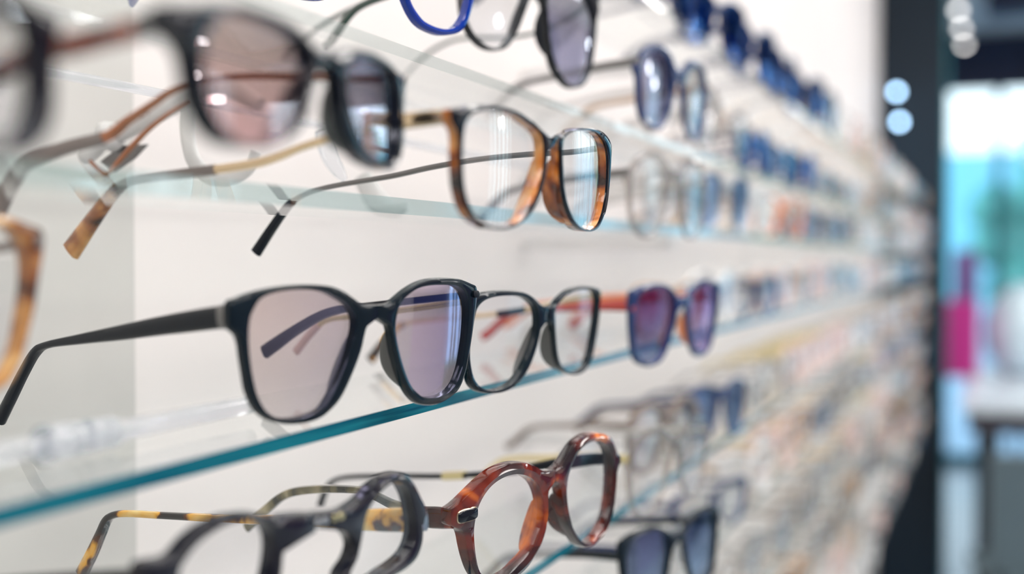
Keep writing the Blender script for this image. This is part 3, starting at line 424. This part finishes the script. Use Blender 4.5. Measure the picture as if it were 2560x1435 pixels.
# ------------------------------------------------------------------ rows of further eyewear
def sym(style):
    d = D[style]; q = {'k': d['k']}
    q['hR'] = d['hR']; q['hL'] = [[-p[0], p[1]] for p in d['hR']][::-1]
    q['oR'] = d['oR']; q['oL'] = [[-p[0], p[1]] for p in d['oR']]
    bot = min(p[1] for p in d['oR']); uh = max(p[0] for p in d['oR'])-.003
    vh = -.004
    for s, sg in (('L', -1), ('R', 1)):
        p = [[0, vh, .006], [.03, vh-.003, .0055], [.06, vh-.008, .0045], [.085, vh-.012, .004], [.098, vh-.017, .005], [.112, max(bot+.004, vh-.030), .006], [.118, max(bot+.002, vh-.034), .006]]
        q['t'+s] = dict(u=sg*uh, w=-d['k']*uh*uh, sp=-sg*.05, p=p)
    q['bot'] = bot
    return q
SY = {s: sym(s) for s in ('A', 'B', 'H5', 'E2', 'H2')}
hero('A', SY['A'], EX['BL'], 'eyeglasses', 'shiny cobalt blue glasses hanging in at the top edge, clear lenses', 'eyeglasses',
     [M['blue'], M['blue']], (M['clear'], M['clear']), M['blue'], M['green'], th=.0048, tth=.003, sc=EX['BL']['sc'], pads=None)
hero('A', SY['A'], EX['C'], 'sunglasses', 'navy sunglasses with violet gradient lenses and red arms, next along behind the thin black glasses', 'sunglasses',
     [M['navy'], M['navy']], (M['violet_grad'], M['magenta']), M['red'], M['red'], th=.004, tth=.003, pads='orange')
hero('E2', SY['E2'], EX['CL'], 'eyeglasses', 'thin transparent round glasses just right of the auburn tortoise round pair', 'eyeglasses',
     [M['clear_frame'], M['clear_frame']], (M['clear'], M['clear']), M['pale_gold'], M['steel'], th=.003, tth=.002, pads=None)
hero('B', SY['A'], EX['G'], 'sunglasses', 'teal-edged sunglasses with slate blue lenses on the lowest shelf near the bottom edge', 'sunglasses',
     [M['teal_black'], M['teal_black']], (M['slate'], M['slate']), M['teal_black'], M['teal_black'], th=.004, tth=.002, pads=None)
hero('E2', SY['E2'], EX['R1'], 'sunglasses', 'dark blue round sunglasses with violet lenses, third along from the cobalt blue frame', 'sunglasses',
     [M['navy'], M['navy']], (M['deep_dusk'], M['pale_grey']), M['gunmetal'], M['tan'], th=.004, tth=.003, sc=EX['R1']['sc'], pads=None)
hero('E2', SY['E2'], EX['R2'], 'eyeglasses', 'pale transparent round glasses next along from the gold-armed black ones', 'eyeglasses',
     [M['clear_frame'], M['clear_frame']], (M['clear'], M['clear']), M['gunmetal'], M['steel'], th=.003, tth=.002, pads=None)

CACHE = {}
def style_parts(style, fk, lk, tk, thin):
    key = (style, fk, lk, tk, thin)
    if key in CACHE: return CACHE[key]
    d = SY[style]; n = 64
    g = ('geo', style, thin)
    if g not in CACHE:
        fr = front_mesh(d, .0035 if thin else .0045, [M['black'], M['black']], n=n)
        ls = [lens_mesh(d, s, M['clear'], n=32, rings=4) for s in 'LR']
        tp = []
        for s in 'LR':
            pts = temple_pts(d, s, 3); tp.append(temple_mesh(pts, .0025 if thin else .004, M['black']))
        CACHE[g] = (fr, ls, tp)
    fr, ls, tp = CACHE[g]
    def cp(me, mats):
        c = me.copy(); c.materials.clear()
        for m in mats: c.materials.append(m)
        return c
    r = [('frame_front', cp(fr, [M[fk], M[fk]]))]
    for l in ls: r.append(('lens', cp(l, [M[lk]])))
    for t in tp: r.append(('temple', cp(t, [M[tk]])))
    CACHE[key] = r
    return r
def generic(style, fk, lk, tk, X, Y, zshelf, yaw, label, group=None, thin=False, cat=None, tilt=-3., sc=1.):
    sun = lk not in ('clear',)
    r = empty('sunglasses' if sun else 'eyeglasses')
    a = math.radians(yaw); t = math.radians(tilt)
    n = Vector((math.cos(a)*math.cos(t), -math.sin(a)*math.cos(t), math.sin(t))); u = Vector((math.sin(a), math.cos(a), 0)); v = n.cross(u)
    O = Vector((X, Y, zshelf-SY[style]['bot']*v.z+.0006))
    O = Vector((X, Y, zshelf-SY[style]['bot']*sc*v.z+.0006))
    orient(r, O, u*sc, n*sc, v*sc)
    tag(r, label, 'sunglasses' if sun else 'eyeglasses', group)
    for nm, me in style_parts(style, fk, lk, tk, thin): link(nm, me, r)
    return r

ZS = {0: 1.645, 1: 1.542, 2: 1.476, 3: 1.386, 4: 1.277, 5: 1.188, 6: 1.083, 7: .986, 8: .889, 9: .792}
ROWNAME = {0: 'top shelf', 1: 'second shelf', 2: 'third shelf', 3: 'teal-edged shelf', 4: 'auburn pair\'s shelf', 5: 'first shelf below auburn pair', 6: 'second shelf below auburn pair', 7: 'third shelf below auburn pair', 8: 'fourth shelf below auburn pair', 9: 'lowest shelf in sight'}
COLNAME = {'black': 'black', 'navy': 'navy', 'tan': 'tan', 'red': 'red', 'orange': 'orange', 'white': 'white', 'pink': 'rose', 'grey': 'grey-brown', 'clear_frame': 'clear-framed', 'tort': 'tortoise', 'tort_amber': 'amber', 'gold': 'gold wire',
           'teal_black': 'teal-black', 'blue': 'blue', 'steel': 'silver wire', 'pale_gold': 'pale gold wire', 'plum_black': 'plum-black'}
LENSNAME = {'clear': 'clear lenses', 'blue_mirror': 'blue mirror lenses', 'grey_grad': 'violet-grey lenses', 'pale_grey': 'pale grey lenses', 'slate': 'slate blue lenses', 'brown_lens': 'brown lenses', 'violet_grad': 'violet lenses', 'magenta': 'magenta lenses'}
ORD = ['first', 'second', 'third', 'fourth', 'fifth', 'sixth', 'seventh', 'eighth', 'ninth', 'tenth', 'eleventh', 'twelfth', 'thirteenth', 'fourteenth', 'fifteenth', 'sixteenth', 'seventeenth', 'eighteenth', 'nineteenth', 'twentieth', 'twenty-first', 'twenty-second', 'twenty-third', 'twenty-fourth', 'twenty-fifth', 'twenty-sixth', 'twenty-seventh', 'twenty-eighth']
FIX = {  # first places of each row follow the photograph, then a mixed assortment
 0: [('B', 'navy', 'blue_mirror', 'navy')]*2+[('A', 'navy', 'blue_mirror', 'navy')]*3+[('E2', 'teal_black', 'slate', 'gold')],
 1: [('E2', 'clear_frame', 'clear', 'steel'), ('E2', 'clear_frame', 'clear', 'steel'), ('A', 'navy', 'blue_mirror', 'navy'), ('B', 'navy', 'slate', 'navy'), ('A', 'navy', 'blue_mirror', 'navy')],
 2: [('H5', 'clear_frame', 'clear', 'steel'), ('E2', 'steel', 'slate', 'steel'), ('A', 'white', 'clear', 'tan'), ('B', 'orange', 'clear', 'gold')],
 3: [('H5', 'tan', 'clear', 'orange'), ('A', 'white', 'clear', 'white'), ('H5', 'navy', 'pale_grey', 'navy'), ('B', 'pink', 'clear', 'tan')],
 4: [('E2', 'grey', 'pale_grey', 'grey'), ('A', 'navy', 'slate', 'navy'), ('H5', 'clear_frame', 'clear', 'steel')],
 5: [('B', 'clear_frame', 'pale_grey', 'navy'), ('H5', 'navy', 'pale_grey', 'navy'), ('A', 'white', 'clear', 'tan')],
}
MIX = [('E2', 'clear_frame', 'clear', 'steel'), ('A', 'tan', 'clear', 'tan'), ('B', 'white', 'clear', 'white'), ('H5', 'clear_frame', 'pale_grey', 'white'), ('E2', 'pink', 'clear', 'pale_gold'), ('A', 'clear_frame', 'clear', 'steel'),
       ('H5', 'grey', 'pale_grey', 'grey'), ('B', 'clear_frame', 'clear', 'gold'), ('E2', 'pink', 'clear', 'tan'), ('A', 'white', 'clear', 'white'), ('H5', 'navy', 'pale_grey', 'white'), ('B', 'tan', 'brown_lens', 'tan')]
STARTY = {0: .945, 1: 1.0, 2: .985, 3: .965, 4: .96, 5: .955, 6: 1.10, 7: 1.30, 8: 1.60, 9: 1.95}
PITCH = .172
count = {}
for row in range(10):
    Y = STARTY[row]; i = 0
    while Y < 5.02:
        if i < len(FIX.get(row, [])): st = FIX[row][i]
        else: st = MIX[rnd.randrange(len(MIX))]
        lab = '%s %s, %s, %s blurred pair along the %s' % (COLNAME.get(st[1], st[1]), 'glasses' if st[2] == 'clear' else 'sunglasses', LENSNAME[st[2]], ORD[i], ROWNAME[row])
        generic(st[0], st[1], st[2], st[3], .128+rnd.uniform(-.004, .004), Y, ZS[row], 8+rnd.uniform(-5, 8), lab, 'pairs along the '+ROWNAME[row], thin=st[1] in ('clear_frame', 'steel', 'gold', 'pale_gold'), sc=1.15 if row == 0 else rnd.uniform(.97, 1.04))
        Y += (.022 if row == 0 else 0)+PITCH+rnd.uniform(-.006, .01); i += 1

# ------------------------------------------------------------------ display wall, shelves, rods
WX = -.075
def shelf(z, label, th=.006, xb=.05, edge='edge'):
    V = [(xb, -.4, z-th), (.131, -.4, z-th), (.131, 5.1, z-th), (xb, 5.1, z-th), (xb, -.4, z), (.131, -.4, z), (.131, 5.1, z), (xb, 5.1, z)]
    F = [[0, 3, 2, 1], [4, 5, 6, 7], [0, 1, 5, 4], [1, 2, 6, 5], [2, 3, 7, 6], [3, 0, 4, 7]]
    me = bpy.data.meshes.new('glass_shelf'); me.from_pydata(V, [], F); me.materials.append(M['shelf']); me.materials.append(M[edge])
    me.polygons.foreach_set('material_index', [0, 0, 1, 1, 1, 0]); me.update()
    r = empty('glass_shelf', (0, 0, 0)); tag(r, label, 'shelf', 'glass shelves along the wall')
    link('glass_pane', me, r)
    for y in (-.3, 1.14, 2.3, 3.5, 4.6):
        b = box_me('bracket', WX, .08, y-.004, y+.004, z-th-.010, z-th, M['frost'], .001); link('bracket', b, r)
    return r
SHL = {0: 'clear glass shelf at the very top carrying the blue mirror sunglasses', 1: 'clear glass shelf under the glossy black sunglasses at the top edge', 2: 'glass shelf seen from below behind the gold-armed glasses',
       3: 'glass shelf with a bright teal cut edge under the large teal-black sunglasses', 4: 'glass shelf showing teal between the round lenses of the auburn glasses', 5: 'glass shelf just below the auburn glasses, carrying the sunglasses with slate blue lenses',
       6: 'glass shelf second below the auburn round glasses', 7: 'glass shelf third below the auburn round glasses', 8: 'glass shelf fourth below the auburn round glasses', 9: 'lowest glass shelf in sight'}
for k, z in ZS.items(): shelf(z, SHL[k], .007 if k == 2 else .0055, .074 if k == 2 else .05, {0: 'edge_clear', 1: 'edge_clear', 2: 'edge_pale', 3: 'edge', 4: 'edge'}.get(k, 'edge_pale'))

def rod(name, x, z, y0, y1, r, mat, label, collars=()):
    R = empty(name, (x, y0, z)); tag(R, label, 'rod')
    n = 24
    def cyl(nm, a, b, rr, bev=.0006):
        V = []; F = []; prof = [(a, rr-bev), (a+bev, rr), (b-bev, rr), (b, rr-bev)]
        for y, q in prof:
            for i in range(n): V.append((q*math.cos(2*PI*i/n), y-y0, q*math.sin(2*PI*i/n)))
        for j in range(3):
            for i in range(n): F.append([j*n+i, j*n+(i+1) % n, (j+1)*n+(i+1) % n, (j+1)*n+i])
        F.append(list(range(n))); F.append([3*n+i for i in range(n)][::-1])
        link(nm, mesh_from(nm, V, F, mat, sharp=40), R)
    cyl('rod', y0, y1, r)
    for a, b, rr in collars: cyl('collar', a, b, rr)
    return R
rod('acrylic_rod', .098, 1.3926, -.2, .398, .0036, M['acrylic'], 'clear acrylic rod with ringed joints lying along the teal-edged shelf', ((.287, .302, .0062), (.306, .318, .0056), (-.05, -.03, .0062)))
rod('acrylic_rod', .02, 1.524, -.3, 1.6, .0022, M['acrylic'], 'thin clear acrylic rod running behind the red tortoise arm, upper left')
b = empty('rod_bracket', (WX, 1.5, 1.524)); tag(b, 'small clear bracket fixing the thin upper acrylic rod to the wall', 'bracket')
link('arm', box_me('arm', 0, .1, -.003, .003, -.003, .003, M['frost'], .0008), b)

# clear nose holders and the printed holder tube
HK = D['HK']
def tube_y(name, pts, Y, mat, parent, flat=.6, power=2.2, n=6):
    c = catmull(pts, n)
    path = [(p[0], Y, p[1]) for p in c]
    half = [(max(p[2], .0004)/2*flat, max(p[2], .0004)/2, (0, 1, 0)) for p in c]
    return link(name, sweep(name, path, half, mat, 16, power), parent)
t = empty('display_clip', (0, 0, 0)); tag(t, 'frosted clip tube with small grey print and bent metal wire, left of the round sunglasses', 'display clip')
tube_y('tube', HK['tube'], .37, M['frost'], t, 1.)
tube_y('collar', HK['collar'], .37, M['frost'], t, 1.)
tube_y('wire', HK['vwire'], .366, M['rose_gold'], t, .7)
def plate(pts, Y, th, mat, parent):
    V = [(p[0], Y, p[1]) for p in pts]+[(p[0], Y+th, p[1]) for p in pts]; n = len(pts)
    F = [list(range(n)), list(range(n, 2*n))[::-1]]+[[i, (i+1) % n, n+(i+1) % n, n+i] for i in range(n)]
    return link('end_plate', mesh_from('end_plate', V, F, mat, smooth=False), parent)
plate(HK['plate'], .372, .0012, M['gunmetal'], t)
cu = bpy.data.curves.new('print', 'FONT'); cu.body = 'VGN-EA'; cu.size = .0042; cu.extrude = .00003; cu.align_x = 'LEFT'
p0, p1 = HK['text']
tmp = bpy.data.objects.new('tmp', cu); COL.objects.link(tmp)
dg = bpy.context.evaluated_depsgraph_get(); me = bpy.data.meshes.new_from_object(tmp.evaluated_get(dg)); bpy.data.objects.remove(tmp)
me.materials.append(pmat('grey print', (.25, .24, .24), .6))
to = link('print', me, t)
dx, dz = p1[0]-p0[0], p1[1]-p0[1]; an = math.atan2(dz, dx)
to.matrix_world = Matrix.Translation((p0[0], .3655, p0[1]))@Matrix.Rotation(-an, 4, 'Y')@Matrix.Rotation(PI/2, 4, 'X')
h = tube_y('nose_holder', HK['hook'], .40, M['frost'], None, .5); tag(h, 'clear acrylic hook-shaped nose holder below the left lens of the round black sunglasses', 'holder')
h = tube_y('nose_holder', HK['drip'], .52, M['acrylic'], None, .5); tag(h, 'clear acrylic tapered nose holder hanging below the bridge of the round black sunglasses', 'holder')
h = tube_y('nose_holder', HK['hook2'], .60, M['frost'], None, .5); tag(h, 'blurred clear nose holder left of the gold-armed glasses', 'holder')

# ------------------------------------------------------------------ the room
def struct(name, x0, x1, y0, y1, z0, z1, mat):
    o = box(name, x0, x1, y0, y1, z0, z1, mat); o['kind'] = 'structure'; return o
struct('wall_left', WX-.12, WX, .542, 5.2, 0, 3., M['wallwhite'])
struct('wall_left_panel', WX-.12, WX, -3.2, .542, 0, 3., M['wallgrey'])
struct('wall_left_far', WX-.12, WX, 5.45, 9.0, 0, 3., M['shop_wall'])
struct('wall_back', -.3, 4.2, -3.3, -3.2, 0, 3., M['shop_wall'])
struct('wall_right', 4.1, 4.2, -3.2, 3.0, 0, 3., M['shop_wall'])
struct('wall_right_low', 4.1, 4.2, 3.0, 4.7, 0, .98, pmat('lavender dado', (.24, .16, .30), .5))
struct('wall_right_band', 4.09, 4.2, 3.0, 4.7, .98, 1.30, pmat('navy wall band', (.015, .025, .10), .4))
struct('wall_right_high', 4.1, 4.2, 3.0, 4.7, 1.30, 3., pmat('blush wall', (.72, .62, .60), .6))
struct('wall_right_far', 4.1, 4.2, 6.2, 9., 0, 3., M['navy_wall'])
struct('wall_right_sill', 4.1, 4.2, 4.7, 6.2, 0, .3, M['navy_wall'])
struct('wall_right_head', 4.1, 4.2, 4.7, 6.2, 2.5, 3., M['navy_wall'])
struct('floor', -.4, 4.2, -3.3, 9., -.08, 0, M['floor'])
struct('ceiling', -.4, 4.2, -3.3, 9., 3., 3.08, M['ceil'])
struct('ground', -30, 40, 9., 60, -.2, -.1, pmat('street paving', (.45, .5, .52), .7, var=.1, vscale=.5))
struct('ground_side', 4.2, 40, -30, 9., -.2, -.1, pmat('street paving', (.45, .5, .52), .7))
w = empty('window_1', (4.15, 5.45, 0)); w['kind'] = 'structure'
link('window_frame', box_me('window_frame', -.03, .03, -.75, .75, .3, .36, M['teal_metal']), w)
for y in (-.75, -.42, -.2, .15, .45, .69): link('mullion', box_me('mullion', -.03, .03, y, y+.05, .36, 2.5, M['dark_metal']), w)
link('window_glass', box_me('window_glass', -.004, .004, -.75, .75, .36, 2.5, M['window']), w)
w = empty('window_2', (1.9, 9.0, 0)); w['kind'] = 'structure'
link('window_frame', box_me('window_frame', -2.2, 2.2, -.04, .04, 0, .08, M['teal_metal']), w)
link('window_frame', box_me('window_frame', -2.2, 2.2, -.04, .04, 2.62, 3., M['navy_wall']), w)
for x in (-2.2, -1.52, -.6, .5, 1.6, 2.1): link('mullion', box_me('mullion', x, x+.05, -.04, .04, .08, 2.62, M['teal_metal']), w)
link('window_glass', box_me('window_glass', -2.2, 2.2, -.004, .004, .08, 2.62, M['window']), w)
p = box('pillar', WX-.12, .186, 5.2, 5.45, 0, 3., M['pillar']); p['kind'] = 'structure'; p.name = 'trim_1'
p = box('trim_2', .186, .198, 5.21, 5.26, 0, 3., M['teal_metal']); p['kind'] = 'structure'
hb = box('trim_3', .32, 4.1, 7.3, 7.5, 2.82, 3., M['navy_wall']); hb['kind'] = 'structure'

# ceiling light panels and spots
i = 0
for (x, y0, y1, wd) in ((1.15, -2.6, -.4, .55), (1.15, .2, 2.4, .55), (1.15, 3.0, 4.8, .55), (2.9, -2.0, .4, .55), (2.9, 1.2, 3.6, .55), (1.6, 5.4, 7.0, .5)):
    r = empty('ceiling_light', (x, (y0+y1)/2, 3.)); L = (y1-y0)/2
    tag(r, ['long ceiling light panel over the aisle behind the viewer', 'long ceiling light panel over the aisle beside the nearest shelves', 'long ceiling light panel over the aisle near the dark pillar',
            'ceiling light panel on the far side behind the viewer', 'ceiling light panel on the far side facing the side window', 'ceiling light panel past the dark pillar'][i], 'light'); i += 1
    link('housing', box_me('housing', -wd/2-.02, wd/2+.02, -L-.02, L+.02, -.03, 0, M['ceil']), r)
    link('diffuser', box_me('diffuser', -wd/2, wd/2, -L, L, -.036, -.03, M['panel']), r)
def spot(loc, r, drop, label, mat, cat='spotlight'):
    R = empty('spotlight', loc); tag(R, label, cat)
    n = 20
    def cone(nm, prof, m):
        V = []; F = []
        for q, z in prof:
            for i in range(n): V.append((q*math.cos(2*PI*i/n), q*math.sin(2*PI*i/n), z))
        k = len(prof)
        for j in range(k-1):
            for i in range(n): F.append([j*n+i, j*n+(i+1) % n, (j+1)*n+(i+1) % n, (j+1)*n+i])
        F.append(list(range(n))); F.append([(k-1)*n+i for i in range(n)][::-1])
        return link(nm, mesh_from(nm, V, F, m, sharp=40), R)
    cone('housing', [(r*1.15, .004), (r*1.2, .01), (r*1.15, .09), (r*.6, .10)], M['ceil'])
    cone('bulb', [(r*.3, -.012), (r*.8, -.008), (r, 0), (r, .004)], mat)
    if drop > .1: cone('stem', [(.008, .1), (.008, drop)], M['dark_metal'])
    return R
for k, y in enumerate((7.0, 7.55, 8.15)):
    spot((0.185+.004*k, y, 2.8), .022, .2, ['nearest', 'middle', 'farthest'][k]+' of the three hanging spotlights past the dark pillar', M['spot_glow'])
for k, y in enumerate((.7, 1.5, 2.3, 3.1, 3.9)):
    spot((.62, y, 2.9), .03, .1, ['nearest', 'second', 'third', 'fourth', 'farthest'][k]+' small ceiling spotlight in the row over the display wall', M['lamp'])
def wallspot(x, y, z, label):
    R = empty('spotlight', (x, y, z)); tag(R, label, 'spotlight')
    n = 18; V = []; F = []
    for j in range(9):
        ph = -PI/2+PI*j/8
        for i in range(n): V.append((.013*math.cos(ph)*math.cos(2*PI*i/n), .010*math.sin(ph), .013*math.cos(ph)*math.sin(2*PI*i/n)))
    for j in range(8):
        for i in range(n): F.append([j*n+i, j*n+(i+1) % n, (j+1)*n+(i+1) % n, (j+1)*n+i])
    link('globe', mesh_from('globe', V, F, M['lamp_cool'], sharp=80), R)
    link('arm', box_me('arm', -.004, .004, .008, 5.2-y, -.004, .004, M['dark_metal']), R)
wallspot(0.007, 5.05, 2.116, 'upper of the two small round blue-white lights on the dark pillar')
wallspot(0.019, 5.05, 1.996, 'lower of the two small round blue-white lights on the dark pillar')

def sconce(x, y, z, label):
    R = empty('wall_sconce', (x, y, z)); tag(R, label, 'lamp')
    n = 18; V = []; F = []
    for j in range(9):
        ph = -PI/2+PI*j/8
        for i in range(n): V.append((-.06+.055*math.cos(ph)*math.cos(2*PI*i/n), .055*math.cos(ph)*math.sin(2*PI*i/n), .055*math.sin(ph)))
    for j in range(8):
        for i in range(n): F.append([j*n+i, j*n+(i+1) % n, (j+1)*n+(i+1) % n, (j+1)*n+i])
    link('globe', mesh_from('globe', V, F, M['sconce'], sharp=80), R)
    link('arm', box_me('arm', -.02, .06, -.01, .01, -.01, .01, M['dark_metal']), R)
for sx_, sy_, sz_, lb in ((4.04, 5.25, 2.18, 'globe wall lamp in front of the side window'), (4.04, 4.68, 2.33, 'globe wall lamp left of the side window'), (4.04, 4.86, 2.68, 'high globe wall lamp above the side window'), (4.04, 2.3, 2.5, 'globe wall lamp on the plain part of the far side wall')):
    sconce(sx_, sy_, sz_, lb)

# things beyond the pillar
t = empty('display_table', (1.12, 5.3, 0)); tag(t, 'pale table with a dark edge past the dark pillar', 'table')
link('tabletop', box_me('tabletop', -.85, .85, -.75, .75, .90, .935, pmat('pale blue laminate', (.62, .70, .76), .3), .004), t)
link('apron', box_me('apron', -.83, .83, -.73, .73, .83, .90, pmat('dark plum apron', (.05, .045, .06), .5)), t)
for sx in (-1, 1):
    for sy in (-1, 1): link('leg', box_me('leg', sx*.76-.04, sx*.76+.04, sy*.66-.04, sy*.66+.04, 0, .83, M['dark_metal']), t)
def lathe(name, prof, mat, n=28):
    V = []; F = []
    for q, z in prof:
        for i in range(n): V.append((q*math.cos(2*PI*i/n), q*math.sin(2*PI*i/n), z))
    k = len(prof)
    for j in range(k-1):
        for i in range(n): F.append([j*n+i, j*n+(i+1) % n, (j+1)*n+(i+1) % n, (j+1)*n+i])
    F.append(list(range(n))); F.append([(k-1)*n+i for i in range(n)][::-1])
    return mesh_from(name, V, F, mat, sharp=45)
v = link('vase', lathe('vase', [(.06, 0), (.11, .03), (.155, .12), (.165, .2), (.15, .29), (.1, .36), (.06, .385), (.065, .40)], pmat('white glaze', (.68, .85, .92), .2, coat=.5)), None, (.50, 5.75, .935)); tag(v, 'round white vase standing on the pale table', 'vase')
v = link('gift_box', box_me('gift_box', -.07, .07, -.07, .07, 0, .33, pmat('magenta card', (.60, .03, .28), .4), .004), None, (0.246, 5.6, .935)); tag(v, 'tall magenta box standing on the pale table beside the pillar', 'box')
v = link('gift_box', box_me('gift_box', -.055, .055, -.05, .05, 0, .55, pmat('purple card', (.22, .14, .36), .4), .004), None, (0.258, 5.85, .935)); tag(v, 'taller purple box behind the magenta box', 'box')
def chair(x, y, rz, label):
    r = empty('chair', (x, y, 0), rz); tag(r, label, 'chair')
    m = pmat('slate shell', (.09, .13, .15), .4)
    link('seat', box_me('seat', -.22, .22, -.22, .22, .43, .46, m, .012), r)
    link('backrest', box_me('backrest', -.22, .22, .19, .23, .5, .86, m, .012), r)
    for sx in (-1, 1):
        for sy in (-1, 1): link('leg', box_me('leg', sx*.19-.012, sx*.19+.012, sy*.19-.012, sy*.19+.012, 0, .50 if sy > 0 else .43, M['dark_metal']), r)
chair(.55, 4.15, 3.3, 'slate grey chair in front of the pale table')
chair(.62, 7.7, -.4, 'slate grey chair by the shop window')
# outside
def tree(x, y, h, label, col):
    r = empty('tree', (x, y, -.1)); tag(r, label, 'tree')
    link('trunk', lathe('trunk', [(.16, 0), (.11, .6), (.09, h*.45)], pmat('bark', (.12, .08, .06), .9), 12), r)
    bm = bmesh.new(); q = random.Random(int(x*10+y))
    for i in range(26):
        c = Vector((q.gauss(0, h*.16), q.gauss(0, h*.16), h*.66+q.gauss(0, h*.14)))
        bmesh.ops.create_icosphere(bm, subdivisions=2, radius=h*q.uniform(.09, .15), matrix=Matrix.Translation(c))
    for vv in bm.verts: vv.co += Vector((q.uniform(-1, 1), q.uniform(-1, 1), q.uniform(-1, 1)))*.04
    me = bpy.data.meshes.new('foliage'); bm.to_mesh(me); bm.free(); me.materials.append(col); link('foliage', me, r)
tree(1.1, 22, 3.4, 'green street tree outside the shop window', pmat('teal leaves', (.10, .34, .27), .7, var=.3, vscale=1.5))
tree(3.4, 26, 4.2, 'larger pale green street tree farther outside', pmat('pale leaves', (.22, .42, .24), .7, var=.3, vscale=1.5))
b = empty('building', (4, 40, -.1)); tag(b, 'pale blue building across the street', 'building')
link('wall', box_me('wall', -14, 14, -3, 3, 0, 4.6, pmat('pale blue render', (.36, .78, .86), .7, var=.1, vscale=.3)), b)
for k in range(9): link('window', box_me('window', -12.5+k*3, -11+k*3, -3.05, -2.95, 1.2, 3.2, pmat('dark pane', (.05, .14, .2), .1)), b)

# ------------------------------------------------------------------ world, camera
wd = bpy.data.worlds.new('World'); S.world = wd; wd.use_nodes = True
nt = wd.node_tree
bg = nt.nodes['Background']
tc = nt.nodes.new('ShaderNodeTexCoord'); sx = nt.nodes.new('ShaderNodeSeparateXYZ'); rp = nt.nodes.new('ShaderNodeValToRGB')
rp.color_ramp.elements[0].position = .0; rp.color_ramp.elements[0].color = (.62, .80, .90, 1)
rp.color_ramp.elements[1].position = .6; rp.color_ramp.elements[1].color = (.34, .60, .95, 1)
e = rp.color_ramp.elements.new(.18); e.color = (.85, .93, 1., 1)
nt.links.new(tc.outputs['Generated'], sx.inputs[0]); nt.links.new(sx.outputs['Z'], rp.inputs[0]); nt.links.new(rp.outputs[0], bg.inputs[0])
bg.inputs[1].default_value = 3.0

f = 3000.
th = math.atan(1200/f); ph = math.atan(77.5/f*math.cos(th))
cam = bpy.data.cameras.new('camera'); co = bpy.data.objects.new('camera', cam); COL.objects.link(co)
co.location = (.368, 0, 1.45)
co.rotation_euler = (PI/2-ph, 0, th)
cam.sensor_fit = 'HORIZONTAL'; cam.sensor_width = 36.; cam.lens = f/2560*36
cam.clip_start = .02; cam.clip_end = 200
cam.dof.use_dof = True; cam.dof.focus_distance = .53
cam.dof.aperture_fstop = (cam.lens/1000)/.0125
S.camera = co
S.view_settings.view_transform = 'Standard'; S.view_settings.look = 'None'; S.view_settings.gamma = 1; S.view_settings.use_curve_mapping = False
S.view_settings.exposure = -0.17
S.cycles.transparent_max_bounces = 96
S.cycles.max_bounces = 12

import re as _re
for o in bpy.data.objects:
    if 'label' in o and not 4 <= len(o['label'].split()) <= 16: print('LABEL', len(o['label'].split()), o['label'])
